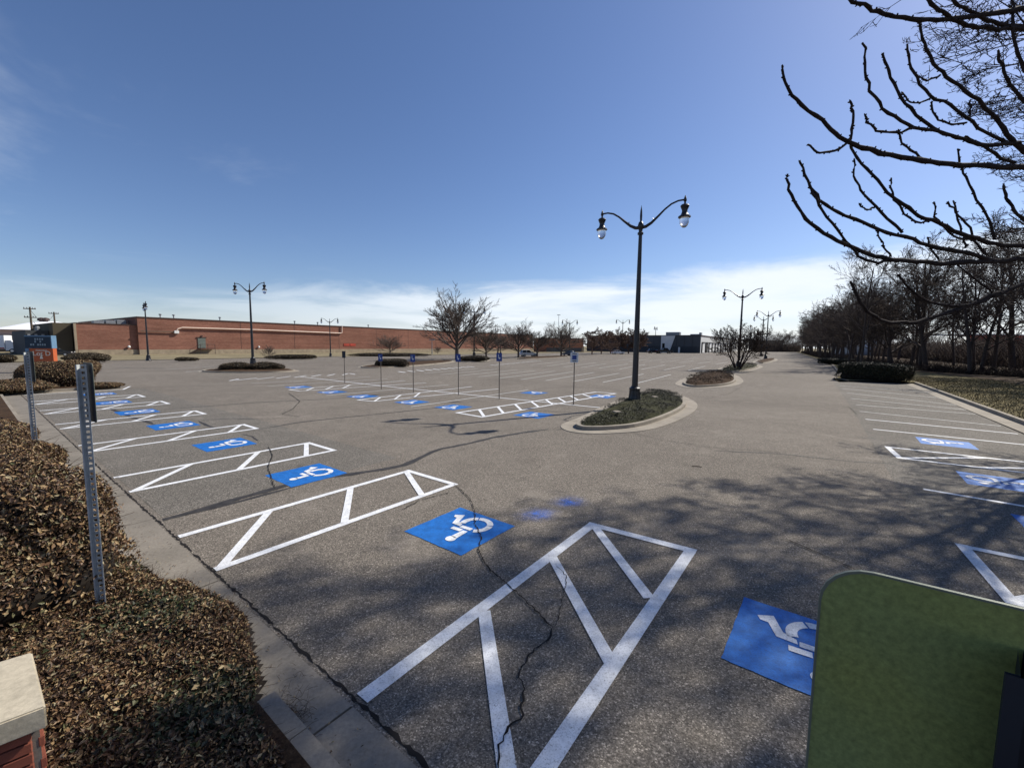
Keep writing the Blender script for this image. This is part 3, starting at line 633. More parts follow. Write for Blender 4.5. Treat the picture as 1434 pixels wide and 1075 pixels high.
for x in (59.6, 61.9): mb = MB(); mb.box((x, -.1, 2.1), (x + 2, -.01, 2.9)); mb.build('wall_panel', M['red_wall'], bb)
# vertical control joints
for x in range(30, LEN, 14): mb = MB(); mb.box((x, -.025, 1.2), (x + .07, .0, 8.1)); mb.build('control_joint', M['coping'], bb)

def simple_building(name, label, px0, px1, base_y, top_y, mat, depth=20, cat='building', extra=None, z1=None, ab=None):
    a, b = ab or (at(px0, base_y), at(px1, base_y)); d = b - a; L_ = d.length
    o = empty(name, (a.x, a.y, 0), math.atan2(d.y, d.x), label, cat)
    rr = ray((px0 + px1) / 2, top_y); k = ((a + b) / 2).xy.length / math.hypot(rr.x, rr.y); hh = z1 or HC + rr.z * k
    mb = MB(); mb.box((0, 0, 0), (L_, depth, hh)); mb.build('wall', mat, o)
    return o, L_, hh
# orange brick block at the end
o, L_, h_ = simple_building('brick_annex', 'small orange brick block with a dark lower wall at the end of the long building', 765, 817, 493, 474, M['brick_orange'], 10)
mb = MB(); mb.box((0, -.15, 0), (L_ * .93, -.01, h_ * .32)); mb.build('lower_wall', M['grey_panel'], o)
mb = MB(); mb.box((L_ * .94, -.3, 0), (L_, 0, h_ * .4)); mb.build('end_pier', M['pale_band'], o)
mb = MB(); mb.box((-.1, -.12, h_), (L_ + .1, 10.1, h_ + .25)); mb.build('coping', M['coping'], o)
mb = MB(); mb.box((L_ * .62, 4, h_ + .25), (L_ * .78, 8, h_ + 1.7), bev=.08); mb.build('roof_unit', M['coping'], o)
for u in (.7, .84): mb = MB(); mb.box((L_ * u, -.1, h_ * .72), (L_ * u + .5, -.01, h_ * .82)); mb.build('vent', M['coping'], o)
# grey industrial building, corner at pixel 980
o, L_, h_ = simple_building('warehouse', 'long dark grey warehouse far behind the lot beside white loading docks', 820, 979, 494.5, 471, M['grey_panel'], 40, z1=8.1, ab=(Vector((87 - 57 * .82, 196 + 57 * .57, 0)), Vector((87, 196, 0))))
mb = MB(); mb.box((0, -.08, 0), (L_, -.005, h_ * .38)); mb.build('base_panel', M['grey_panel2'], o)
for k in range(1, 16): mb = MB(); mb.box((L_ * k / 16, -.12, 0), (L_ * k / 16 + .12, -.085, h_)); mb.build('panel_joint', M['grey_panel2'], o)
mb = MB(); mb.extr([(L_ * .688, 0), (L_ * .688 + 4, 0), (L_ * .75 + 3, h_), (L_ * .688, h_)], -.4, -.13); mb.build('white_recess', M['white_panel'], o)
mb = MB(); mb.box((L_ * .70, -.5, .6), (L_ * .72, -.41, h_ * .55)); mb.build('window', M['dark_open'], o)
mb = MB(); mb.box((-.1, -.2, h_), (L_ + .1, 40.1, h_ + .3)); mb.build('coping', M['coping'], o)
for u, w_, hh in ((.17, .8, .9), (.42, .7, 1.), (.52, .8, 1.1), (.70, 6.5, 1.6), (.90, 4.0, .6), (.97, .8, 1.3)): mb = MB(); mb.box((L_ * u, 5, h_ + .3), (L_ * u + w_, 8, h_ + .3 + hh), bev=.05); mb.build('roof_unit', M['metal_grey'], o)
mb = MB(); mb.box((L_ * .835, -1.4, 0), (L_ * .848, -.9, 2.7), bev=.05); ob = mb.build('white_bollard', M['door_white']); ob.parent = o; ob.name = 'utility_cabinet'
o, L_, h_ = simple_building('loading_dock_building', 'white faced loading dock wall with a row of tall doors beyond the bare shrub', 980, 1046, 494.3, 471.5, M['white_panel'], 6, z1=8.0, ab=(Vector((87.3, 196.3, 0)), Vector((87.3 + 190 * .574, 196.3 + 190 * .819, 0))))
mb = MB(); mb.box((0, -.1, h_ * .96), (L_, -.01, h_ + .3)); mb.build('coping', M['coping'], o)
for k in range(12):
    x = 3 + k * 8.5
    mb = MB(); mb.box((x, -.12, .3), (x + 5.5, -.01, h_ * .60)); d_ = mb.build('dock_door', M['door_white'] if k != 1 else M['dark_open'], o)
    mb = MB(); mb.box((x - .9, -.35, .2), (x - .02, -.005, h_ * .64)); mb.box((x, -.35, h_ * .60), (x + 5.5, -.125, h_ * .65)); mb.build('dock_surround', M['dark_open'], d_)
o, L_, h_ = simple_building('far_grey_building', 'low dark building far off at the end of the drive', 1046, 1096, 491.0, 476, M['grey_panel2'], 8)
# red building and white shed behind the woods
o, L_, h_ = simple_building('red_building', 'red walled building glimpsed between the trunks at the right edge', 1385, 1480, 503, 470, M['red_wall'], 6, z1=None)
mb = MB(); mb.box((-.2, -.3, h_), (L_ + .2, 15.2, h_ + .3)); mb.build('coping', M['white_panel'], o)
mb = MB()
for k in range(8): mb.box((L_ * k / 8 + .5, -.1, .8), (L_ * k / 8 + 2.0, -.01, 2.2))
mb.build('window', M['dark_open'], o, kind='stuff')
o, L_, h_ = simple_building('white_shed', 'white shed glimpsed through the trunks beyond the clipped hedge', 1205, 1240, 498.0, 474, M['white_panel'], 10)
mb = MB(); mb.extr([(-.3, h_), (L_ + .3, h_), (L_ / 2, h_ + 1.2)], -.3, 10.3); mb.build('roof', M['white_roof'], o)
# white roofed shed far left
o, L_, h_ = simple_building('metal_shed', 'pale pink metal building with a shallow white curved roof at the far left', -15, 92, 492.0, 462, M['pink_wall'], 35)
nu, nv = 24, 14; Vr = []; Qr = []
for j_ in range(nv + 1):
    for i_ in range(nu + 1):
        u_, v_ = i_ / nu, j_ / nv; Vr.append((L_ * (-.015 + 1.03 * u_), -1 + 38 * v_, h_ + .05 + 2.9 * (math.sin(math.pi * u_) * math.sin(math.pi * v_)) ** .75))
for j_ in range(nv):
    for i_ in range(nu): a_ = j_ * (nu + 1) + i_; Qr.append((a_, a_ + 1, a_ + nu + 2, a_ + nu + 1))
link('roof', npmesh('roof', Vr, Qr, True), M['white_roof'], o)
mb = MB(); mb.box((-.1, -.14, h_ * .62), (L_, -.01, h_ * .78)); mb.build('trim_band', M['brown_trim'], o)
mb = MB(); mb.box((-.1, -.16, 0), (L_, -.012, h_ * .12)); mb.build('base_band', M['brown_trim'], o)
mb = MB(); mb.box((L_ * .21, -.25, .3), (L_ * .39, -.17, h_ * .55)); mb.build('doorway', M['dark_open'], o)
mb = MB(); mb.box((L_ * .21, -.5, .5), (L_ * .39, -.26, 1.3)); mb.build('dock_sill', M['metal_grey'], o)
for u in (.47, .53): mb = MB(); mb.lathe([(.5, 0), (.5, .6), (.9, .8), (.8, 1.4), (.2, 1.6)], 10, (L_ * u, 12, h_ + 2.2)); mb.build('roof_vent', M['coping'], o)

# ------------------------------------------------------------------ street lamps
def make_lamp():
    r = empty('street_lamp')
    mb = MB(); n = 16
    prof = [(.40, 0), (.40, .08), (.37, .12), (.30, .30), (.26, .55), (.245, .78), (.27, .82), (.27, .90), (.20, .95), (.17, 1.0)]
    mb.lathe(prof, n)
    mb.build('base', M['lamp_black'], r)
    fl = MB()
    for i in range(8):
        a = i * math.pi / 4; c_, s_ = math.cos(a), math.sin(a)
        fl.tube([(.36 * c_, .36 * s_, .12), (.30 * c_, .30 * s_, .32), (.265 * c_, .265 * s_, .56), (.25 * c_, .25 * s_, .78)], .022, 5)
    fl.build('fluting', M['lamp_black'], r)
    mb = MB(); mb.lathe([(.155, .95), (.15, 1.1), (.135, 3.0), (.11, 6.0), (.085, 8.3), (.085, 8.35), (.14, 8.38), (.14, 8.46), (.09, 8.5), (.09, 8.75)], 14); mb.build('pole', M['lamp_black'], r, True)
    mb = MB(); mb.lathe([(.10, 8.6), (.13, 8.7), (.15, 8.8), (.10, 8.95), (.05, 9.0), (.06, 9.25), (.045, 9.5), (.015, 9.68), (.005, 9.75)], 10); mb.build('finial', M['lamp_black'], r, True)
    for sg in (-1, 1):
        mb = MB(); mb.tube([(sg * x, 0, z) for x, z in [(.0, 8.70), (.25, 8.72), (.5, 8.85), (.8, 9.1), (1.1, 9.37), (1.4, 9.57), (1.7, 9.66), (2.0, 9.66)]], [.085, .08, .07, .055, .045, .042, .04, .04], 8)
        mb.tube([(sg * .55, 0, 8.9), (sg * .62, 0, 8.99), (sg * .57, 0, 9.05)], .022, 5)
        mb.build('arm', M['lamp_black'], r, True)
        mb = MB(); mb.lathe([(.005, 9.86), (.03, 9.80), (.055, 9.72), (.07, 9.66), (.07, 9.60), (.04, 9.56), (.05, 9.47), (.15, 9.44), (.20, 9.38), (.17, 9.30), (.12, 9.18), (.13, 9.08), (.17, 8.99), (.27, 8.92), (.28, 8.87), (.20, 8.86)], 14, (sg * 2.0, 0, 0))
        lm = mb.build('luminaire', M['lamp_black'], r, True)
        mb = MB(); mb.lathe([(.20, 8.859), (.215, 8.75), (.20, 8.62), (.15, 8.50), (.08, 8.43), (.01, 8.41)], 14, (sg * 2.0, 0, 0)); mb.build('globe', M['globe'], lm, True)
    return r
lamp0 = make_lamp()
lamps = [((888, 568), 318, -.60, 'black twin arm street lamp standing largest in the nearest planted island'),
 ((354.5, 512), 408, 2.95, 'black twin arm street lamp between two low brown shrubs left of centre'),
 ((208, 505), 432, 2.35, 'black twin arm street lamp in front of the left end of the brick wall'),
 ((463, 499.5), 451, .1, 'black twin arm street lamp against the middle of the brick wall'),
 ((664, 500), 437, -.1, 'black twin arm street lamp seen through the big bare tree'),
 ((701, 496), 463, .0, 'small twin arm street lamp between the big tree and the white car'),
 ((797, 498), 453, .0, 'black twin arm street lamp behind the right hand bare tree of the middle row'),
 ((871, 492), 452, .0, 'faint far twin arm street lamp just left of the nearest lamp pole'),
 ((1034, 516), 416, -.45, 'black twin arm street lamp rising from the many stemmed shrub'),
 ((1072, 503.5), 442, -.35, 'black twin arm street lamp on the small far island at the right'),
 ((1066, 499), 448, -.3, 'slim twin arm street lamp just behind the one on the small far island'),
 ((1049, 494), 459, 1.0, 'tiny street lamp seen end on beyond the many stemmed shrub'),
 ((917, 493), 461, 1.0, 'tiny street lamp seen end on in front of the dark warehouse')]
for i, (b, jy, rz, lab) in enumerate(lamps):
    o = lamp0 if i == 0 else copy_tree(lamp0); p = at(*b, z=.1 if i in (0, 1, 8, 9) else 0)
    d = ray(b[0], jy); z = HC + d.z * p.xy.length / math.hypot(d.x, d.y); s_ = (z - p.z) / 8.75
    o.location = p; o.scale = (s_, s_, s_); o.rotation_euler[2] = rz; tag(o, lab, 'street lamp', 'twin arm street lamps round the lot')
# thin pale mast
def mast(px_, base, top, label):
    p = at(px_, base); d = ray(px_, top); z = HC + d.z * p.xy.length / math.hypot(d.x, d.y)
    r = empty('mast', p, 0, label, 'mast'); mb = MB(); mb.tube([(0, 0, 0), (0, 0, z)], [.16, .08], 8); mb.build('pole', M['metal_grey'], r)
    mb = MB(); mb.box((-.8, -.15, z - .1), (.8, .15, z + .15), bev=.04); mb.build('head', M['metal_grey'], r)
mast(781.5, 492, 441, 'tall pale mast with a short crosshead behind the right hand bare tree'); mast(605, 496, 476, 'short dark mast low in front of the brick wall left of the big tree')

# ------------------------------------------------------------------ sign posts
def u_channel(h, pitch=.055, w=.085, dep=.04):
    # perforated web in the x-z plane at y=0, flanges towards -y
    V = []; Q = []
    hw = .013
    xs = [-.5 * w * .5, -hw, hw, .5 * w * .5]; z = 0.
    n = int(h / pitch)
    def quad(a, b, c, d):
        i = len(V); V.extend([a, b, c, d]); Q.append((i, i + 1, i + 2, i + 3))
    for k in range(n):
        z0 = k * pitch; z1 = z0 + pitch; za = z0 + pitch * .26; zb = z0 + pitch * .74
        for y in (0, .004):
            quad((xs[0], y, z0), (xs[3], y, z0), (xs[3], y, za), (xs[0], y, za)); quad((xs[0], y, zb), (xs[3], y, zb), (xs[3], y, z1), (xs[0], y, z1))
            quad((xs[0], y, za), (xs[1], y, za), (xs[1], y, zb), (xs[0], y, zb)); quad((xs[2], y, za), (xs[3], y, za), (xs[3], y, zb), (xs[2], y, zb))
        for (xa, zA, xb, zB) in ((xs[1], za, xs[2], za), (xs[2], za, xs[2], zb), (xs[2], zb, xs[1], zb), (xs[1], zb, xs[1], za)):
            quad((xa, 0, zA), (xb, 0, zB), (xb, .004, zB), (xa, .004, zA))
    zt = n * pitch
    for sg in (-1, 1):
        x0 = sg * xs[3]; x1 = sg * (xs[3] + .010); x2 = sg * w / 2
        for (xa, ya, xb, yb) in ((x0, 0, x1, -dep), (x1, -dep, x2, -dep), (x0 + sg * .003, .004, x1 + sg * .003, -dep + .003), (x1 + sg * .003, -dep + .003, x2, -dep + .003), (x2, -dep, x2, -dep + .003)):
            quad((xa, ya, 0), (xb, yb, 0), (xb, yb, zt), (xa, ya, zt))
    return npmesh('post', V, Q)
def rounded(w, h, r, n=6):
    P = []
    for cx_, cz, a0 in ((w / 2 - r, h / 2 - r, 0), (-w / 2 + r, h / 2 - r, 90), (-w / 2 + r, -h / 2 + r, 180), (w / 2 - r, -h / 2 + r, 270)):
        for i in range(n + 1): a = math.radians(a0 + 90 * i / n); P.append((cx_ + r * math.cos(a), cz + r * math.sin(a)))
    return P
def parking_sign(loc, rz, h, w=.305, ph=.6, backm='sign_back', postm='galv', label='', group=None, post_rot=0.):
    # the plate faces local +y; the post stands behind it (local -y)
    r = empty('parking_sign', loc, rz, label, 'sign', group)
    me = u_channel(h); me.name = 'post'; p = link('post', me, M[postm], r); p.rotation_euler[2] = post_rot; p.location = (0, -.03 if post_rot else 0, 0)
    mb = MB(); mb.extr([(x, z + h - ph / 2 - .0) for x, z in rounded(w, ph, .038)], .006, .0085); pl = mb.build('plate', M[backm], r)
    mb = MB(); out_ = rounded(w + .003, ph + .003, .039); inn = rounded(w - .001, ph - .001, .0385)
    bm = mb.bm; n = len(out_); a = [bm.verts.new((x, .0055, z + h - ph / 2)) for x, z in out_]; b = [bm.verts.new((x, .009, z + h - ph / 2)) for x, z in out_]; c = [bm.verts.new((x, .0055, z + h - ph / 2)) for x, z in inn]; d = [bm.verts.new((x, .009, z + h - ph / 2)) for x, z in inn]
    for i in range(n):
        j = (i + 1) % n; bm.faces.new((a[i], a[j], b[j], b[i])); bm.faces.new((a[i], a[j], c[j], c[i])); bm.faces.new((b[i], b[j], d[j], d[i]))
    mb.build('edge', M['edge_metal'], pl)
    mb = MB(); mb.extr([(x * .92, z * .95 + h - ph / 2) for x, z in rounded(w, ph, .038)], .0088, .0094); mb.build('face', M['sign_blue'], pl)
    for zz in (h - .08, h - ph + .08):
        mb = MB(); mb.lathe([(.008, 0), (.009, .006), (.005, .010)], 6, M=Matrix.Translation((0, -.001, zz)) @ Matrix.Rotation(math.pi / 2, 4, 'X')); mb.build('bolt', M['galv'], r)
    return r
RZ = TH - math.pi / 2
def post_from(base_px, top_px, z0=.12):
    p = at(*base_px, z=z0); d = ray(*top_px); z = HC + d.z * p.xy.length / math.hypot(d.x, d.y); return p, z - z0
p, h_ = post_from((150, 855), (112, 508)); parking_sign(p, RZ + .10, h_, post_rot=1.0, postm='post_steel', label='dark parking sign seen from behind on a perforated post in the foreground leaves', group='parking signs along the near kerb')
for q in list(bpy.data.objects):
    pass
p2 = st(.80, 12.55, .12); parking_sign(p2, RZ + .2, 2.66, post_rot=1.0, postm='post_steel', label='second parking sign back along the near kerb, between the two nearest round shrubs', group='parking signs along the near kerb')
p3 = at(8, 612, .12); parking_sign((p3.x - .25, p3.y, .12), RZ + .4, 2.35, post_rot=1.0, postm='post_steel', label='grey perforated sign post cut by the left edge of the picture', group='parking signs along the near kerb')
# nearest sign, green back, lower right
c_ = Vector((.428, .302, 0)); ns = parking_sign((c_.x, c_.y, .12), math.radians(-34.5), 2.672, .305, .457, 'green_back', 'sign_back', label='large green back of the nearest sign filling the lower right corner', group='parking signs along the near kerb')
# centre line signs
cs = [((803, 567), 494, 'white parking sign with a small blue square on a thin post by the nearest island', 1), ((699, 559), 494.5, 'blue accessible parking sign on a thin post left of the white framed one', 0), ((642, 553), 496, 'blue accessible parking sign on a thin post in front of the big bare tree', 0),
      ((579, 550.5), 496.5, 'blue accessible parking sign on a thin post right of the clipped far hedge', 0), ((534, 545), 496, 'blue accessible parking sign on a thin post in front of the clipped far hedge', 0), ((483, 537), 492, 'leftmost and dullest sign on a thin post of the centre row', 2)]
for b, ty, lab, kd in cs:
    p = at(*b); d = ray(b[0], ty); h_ = HC + d.z * p.xy.length / math.hypot(d.x, d.y)
    r = empty('accessible_sign', p, RZ + .35, lab, 'sign', 'signs on thin posts along the centre row')
    mb = MB(); mb.tube([(0, 0, 0), (0, 0, h_)], .026, 8); mb.build('post', M['post_grey'], r)
    ph = .46 if kd == 0 else .5; w_ = .32 if kd == 0 else .40
    if kd == 2: w_ = .3
    mb = MB(); mb.extr([(x, z + h_ - ph / 2 + .02) for x, z in rounded(w_, ph, .03)], -.045, -.040); pl = mb.build('plate', M['sign_white'] if kd == 1 else M['sign_blue'] if kd == 0 else M['sign_back'], r)
    if kd == 0:
        for (x0, x1, z0, z1) in ((-.05, .05, .0, .11),):
            mb = MB(); mb.lathe([(.055, 0), (.055, .004)], 12, M=Matrix.Translation((.02, -.047, h_ - ph / 2 - .04)) @ Matrix.Rotation(math.pi / 2, 4, 'X')); mb.box((-.06, -.052, h_ - .24), (-.02, -.047, h_ - .12)); mb.lathe([(.028, 0), (.028, .004)], 10, M=Matrix.Translation((-.04, -.047, h_ - .10)) @ Matrix.Rotation(math.pi / 2, 4, 'X')); mb.build('wheelchair_symbol', M['sign_white'], pl)
    if kd == 1:
        mb = MB(); mb.box((-.11, -.05, h_ - .33), (.11, -.0465, h_ - .12)); mb.build('blue_square', M['sign_blue'], pl)
        mb = MB(); mb.box((-.12, -.05, h_ - .06), (.12, -.0465, h_ - .03)); mb.box((-.1, -.05, h_ - .42), (.1, -.0465, h_ - .385)); mb.build('text_bar', M['sign_back'], pl)

# monument sign
def text(body, size, mat, parent, loc, ext=.01):
    c = bpy.data.curves.new('lettering', 'FONT'); c.body = body; c.size = size; c.extrude = ext; c.align_x = 'CENTER'
    o = bpy.data.objects.new('tmp', c); COL.objects.link(o); dg = bpy.context.evaluated_depsgraph_get(); dg.update()
    me = bpy.data.meshes.new_from_object(o.evaluated_get(dg)); bpy.data.objects.remove(o)
    q = link('lettering', me, mat, parent); q.rotation_euler = (math.pi / 2, 0, 0); q.location = loc; return q
a, b = at(42, 521), at(79.5, 521); d = b - a; L_ = d.length
kz = a.lerp(b, .5).xy.length / math.hypot(*ray(60, 470).xy)
zz = lambda y: HC + ray(60, y).z * kz
sg = empty('lot_sign', a.lerp(b, .5), math.atan2(d.y, d.x), 'navy and orange monument sign reading Lot D behind the large hedge', 'sign')
zt, zm, zb = zz(471.5), zz(487.5), zz(504)
mb = MB(); mb.box((-L_ * .42, -.2, 0), (L_ * .5, .2, zm - .02)); mb.build('orange_panel', M['sign_orange'], sg)
mb = MB(); mb.box((-L_ * .5, -.22, zm), (L_ * .46, .22, zt)); mb.build('navy_panel', M['sign_navy'], sg)
mb = MB(); mb.extr([(-L_ * .5, 0), (-L_ * .28, 0), (-L_ * .38, zm - .03), (-L_ * .5, zm - .03)], -.26, .26); mb.build('blue_fin', M['sign_steel'], sg)
mb = MB(); mb.box((-L_ * .5, -.26, zt + .005), (L_ * .5, .26, zt + .12)); mb.box((L_ * .465, -.26, zm), (L_ * .5, .26, zt)); mb.build('frame', M['sign_steel'], sg)
lh = zm - zb
text('Lot D', lh * .55, M['letter'], sg, (L_ * .08, -.215, zm - lh * .62)); text('PARKING', lh * .2, M['letter'], sg, (L_ * .08, -.215, zm - lh * .26))
mb = MB(); mb.extr([(L_ * .0, zb + .12), (L_ * .12, zb + .12), (L_ * .06, zb + .55)], -.24, -.205); mb.build('arrow', M['letter'], sg)
for k, (u, v, w_) in enumerate(((.80, .1, .22), (.58, .0, .14), (.32, .0, .30))):
    for j in range(int(w_ * 26)):
        x = (-w_ + 2 * w_ * (j + .5) / int(w_ * 26)) * L_ - .02 * L_
        if (j * 7 + k * 3) % 5 == 0: continue
        mb = MB(); zc = zm + (zt - zm) * u; mb.box((x - .05, -.245, zc - .09), (x + .06, -.222, zc + .07)); mb.build('faded_letter', M['letter_dim'], sg)

# ------------------------------------------------------------------ utility poles
def upole(px_, base, top, label, arms=2):
    p = at(px_, base); d = ray(px_, top); z = HC + d.z * p.xy.length / math.hypot(d.x, d.y)
    r = empty('utility_pole', p, .7, label, 'utility pole'); mb = MB(); mb.tube([(0, 0, 0), (.0, 0, z)], [.22, .14], 8); mb.build('pole', M['wood_pole'], r)
    for k in range(arms):
        mb = MB(); mb.box((-.9, -.08, z - .45 - k * 1.7), (.8, .08, z - .3 - k * 1.7)); a_ = mb.build('crossarm', M['wood_pole'], r)
        for x in (-.8, -.4, .35, .7): mb = MB(); mb.lathe([(.05, 0), (.09, .08), (.04, .25)], 6, (x, 0, z - .3 - k * 1.7)); mb.build('insulator', M['metal_grey'], a_)
    for x in (.75,): mb = MB(); mb.lathe([(.3, 0), (.36, .1), (.36, 1.0), (.2, 1.2)], 8, (x, 0, z - 5)); mb.build('transformer', M['metal_grey'], r)
    return r, z
u1, z1 = upole(48, 497, 430, 'taller wooden utility pole in front of the white curved roof', 2); u2, z2 = upole(80.5, 494, 437, 'wooden utility pole standing behind the end of the white curved roof', 1)
a, b = Vector(u1.location) + Vector((0, 0, z1 - .4)), Vector(u2.location) + Vector((0, 0, z2 - .4))
for k, (dx, dz) in enumerate(((0, 0), (.5, -2.5))):
    pts = []
    for i in range(13):
        f = i / 12; q = a.lerp(b, f); q.z -= 4 * f * (1 - f) * 2.2 - dz; q.x += dx; pts.append(q)
    mb = MB(); mb.tube(pts, .03, 4); o = mb.build('power_line', M['lamp_black']); tag(o, ['upper', 'lower'][k] + ' sagging cable strung between the two utility poles', 'cable')

# ------------------------------------------------------------------ shrubs
def lump(D, seed, amp=.12, fr=2.3):
    r = np.random.default_rng(seed); out_ = np.zeros(len(D))
    for k in range(7): v = r.normal(size=3) * fr; out_ += np.sin(D @ v + r.uniform(0, 6.28))
    return 1 + amp * out_ / 2.6
def shrub(name, loc, rx, ry, h, n, size, mat, label, group=None, rz=0, boxy=2.3, base=.1, aspect=.55, core=True, stems=60, seed=0, fold=.25):
    r = empty(name, loc, rz, label, 'shrub' if 'hedge' not in name else 'hedge', group)
    D = RNG.normal(size=(n, 3)); D[:, 2] = np.where(RNG.random(n) < .3, D[:, 2] * .9, np.abs(D[:, 2]) - .2); D /= np.linalg.norm(D, axis=1, keepdims=True)
    e = 1 / (np.abs(D[:, 0]) ** boxy + np.abs(D[:, 1]) ** boxy + np.abs(D[:, 2]) ** boxy) ** (1 / boxy)
    lm = lump(D, seed); depth = 1 - np.abs(RNG.normal(0, .07, n)) + (RNG.random(n) < .05) * RNG.uniform(0, .06, n)
    hc = h * .45; sc_ = np.array([rx, ry, h * .55])
    P = D * (e * lm * depth)[:, None] * sc_ + [0, 0, hc]; keep = P[:, 2] > .02; P = P[keep]; Nn = (D / sc_)[keep]; Nn /= np.linalg.norm(Nn, axis=1, keepdims=True)
    V, Q = leaf_cloud(P, Nn, size, aspect, fold); link('foliage', npmesh('foliage', V, Q), mat, r, 'stuff')
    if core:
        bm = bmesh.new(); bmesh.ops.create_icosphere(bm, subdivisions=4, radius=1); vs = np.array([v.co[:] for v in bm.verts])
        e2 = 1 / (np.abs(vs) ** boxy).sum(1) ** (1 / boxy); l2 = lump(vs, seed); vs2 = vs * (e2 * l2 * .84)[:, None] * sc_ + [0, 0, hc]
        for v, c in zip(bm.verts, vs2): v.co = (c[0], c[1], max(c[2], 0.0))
        me = bpy.data.meshes.new('shaded_core'); bm.to_mesh(me); bm.free(); link('shaded_core', me, M['core'], r)  # solid lump for the inner twigs, shade between leaves put into its dark colour
    if stems:
        ps = []
        for _ in range(stems):
            d = RNG.normal(size=3); d[2] = abs(d[2]) * .9 - .1; d /= np.linalg.norm(d); e3 = 1 / (np.abs(d) ** boxy).sum() ** (1 / boxy) * lump(d[None], seed)[0]
            a_ = d * e3 * .86 * sc_ + [0, 0, hc]; b_ = d * e3 * RNG.uniform(1.0, 1.1) * sc_ + [0, 0, hc] + RNG.normal(size=3) * size * .8
            if a_[2] > .02: ps.append((np.array([a_, (a_ + b_) / 2 + RNG.normal(size=3) * size * .3, b_]), np.array([.004, .003, .0015]) * max(1, size / .04)))
        if ps: tube_obj('stem', ps, 3, M['stem'], r, 'stuff')
    return r
def sh_px(name, bx, by, wpx, top, n, size, mat, label, ratio=.8, z0=.1, group=None, **k):
    p = at(bx, by, z0); D_ = p.y * cp; wx = wpx / F_ * D_ / 2; d = ray(bx, top); 
    q = p.xy.normalized() * wx * ratio; c = Vector((p.x + q.x, p.y + q.y)); z = HC + d.z * c.length / math.hypot(d.x, d.y)
    ang = math.atan2(p.x, p.y)
    return shrub(name, (c.x, c.y, z0 - .02), wx, wx * ratio, (z - z0), n, size, mat, label, group, rz=-ang, **k)
BR, HG = M['brown_leaf'], M['hedge_leaf']
G1 = 'round clipped shrubs along the near kerb'
# nearest big shrub
def at_xyz(x, y): return Vector((x, y, 0))
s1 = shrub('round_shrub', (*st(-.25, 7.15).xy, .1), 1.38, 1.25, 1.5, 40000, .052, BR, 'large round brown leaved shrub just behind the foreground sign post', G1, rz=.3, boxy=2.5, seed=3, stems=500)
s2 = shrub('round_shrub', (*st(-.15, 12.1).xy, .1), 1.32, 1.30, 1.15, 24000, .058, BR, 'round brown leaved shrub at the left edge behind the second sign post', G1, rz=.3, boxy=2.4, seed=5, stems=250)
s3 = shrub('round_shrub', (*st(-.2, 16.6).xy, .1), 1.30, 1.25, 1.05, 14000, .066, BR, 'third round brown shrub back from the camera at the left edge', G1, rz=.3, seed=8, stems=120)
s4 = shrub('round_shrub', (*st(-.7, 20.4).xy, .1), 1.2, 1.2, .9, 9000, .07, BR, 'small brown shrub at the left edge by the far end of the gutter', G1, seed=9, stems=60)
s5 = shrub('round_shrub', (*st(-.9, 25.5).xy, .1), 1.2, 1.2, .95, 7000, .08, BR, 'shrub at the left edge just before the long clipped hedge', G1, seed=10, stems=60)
shrub('clipped_hedge', (*at(88, 540, .1).xy, .1), 1.75, 1.25, 1.62, 22000, .085, BR, 'large rounded brown hedge in front of the Lot D sign', None, rz=.72, boxy=3.0, seed=4, stems=200)
sh_px('clipped_hedge', 25, 551, 75, 530, 9000, .09, BR, 'low brown hedge at the left edge beside the large rounded one', seed=14)
sh_px('low_shrub', 142, 543.5, 44, 535, 3500, .09, BR, 'low flat shrub at the right foot of the large rounded hedge', .5, seed=15, stems=30)
sh_px('round_shrub', 5, 507, 24, 496, 2500, .2, HG, 'small dark mound at the far left edge below the white truck', .7, seed=16, stems=0)
sh_px('round_shrub', 124, 507, 50, 494, 6000, .16, HG, 'domed brown shrub in front of the left corner of the brick building', .6, seed=17, stems=0)
sh_px('low_shrub', 262, 505.3, 26, 500, 2500, .18, HG, 'flat little mound of shrub on the grass in front of the building steps', .6, seed=18, stems=0)
sh_px('low_shrub', 412, 502.5, 64, 496.5, 5000, .22, HG, 'long low shrub bed in front of the brick wall', .4, seed=19, stems=0)
sh_px('low_shrub', 545, 498.5, 110, 494, 6000, .25, HG, 'very long low planting strip at the foot of the brick wall', .2, seed=20, stems=0)
sh_px('low_shrub', 331, 519.3, 44, 506.5, 8000, .13, HG, 'loose brown shrub left of the lamp on the left island', .6, seed=21, stems=400)
sh_px('low_shrub', 372, 519.0, 48, 507.5, 8000, .13, HG, 'loose brown shrub right of the lamp on the left island', .6, seed=22, stems=400)
sh_px('clipped_hedge', 549, 513.3, 42, 502.5, 7000, .14, HG, 'small square clipped hedge left of the big bare tree', .5, boxy=4, seed=23, stems=80)
sh_px('low_shrub', 664, 506.0, 42, 497.5, 5000, .16, HG, 'low dark shrub at the foot of the big bare tree', .5, seed=24, stems=40)
# clipped hedge on the right verge
a, b = at(1170, 530, .12), at(1271, 536, .12); d = b - a
shrub('clipped_hedge', (*(a.lerp(b, .5) + Vector((-d.y, d.x, 0)).normalized() * 1.15).xy, .12), d.length / 2, 1.15, 1.55, 26000, .11, M['juniper'], 'long dark clipped hedge at the end of the right hand bays', None, rz=math.atan2(d.y, d.x), boxy=6, seed=30, stems=150)
sh_px('clipped_hedge', 1178, 510.5, 58, 501, 5000, .2, M['juniper'], 'smaller dark hedge further along the right verge', .5, z0=.12, seed=31, boxy=4, stems=0)

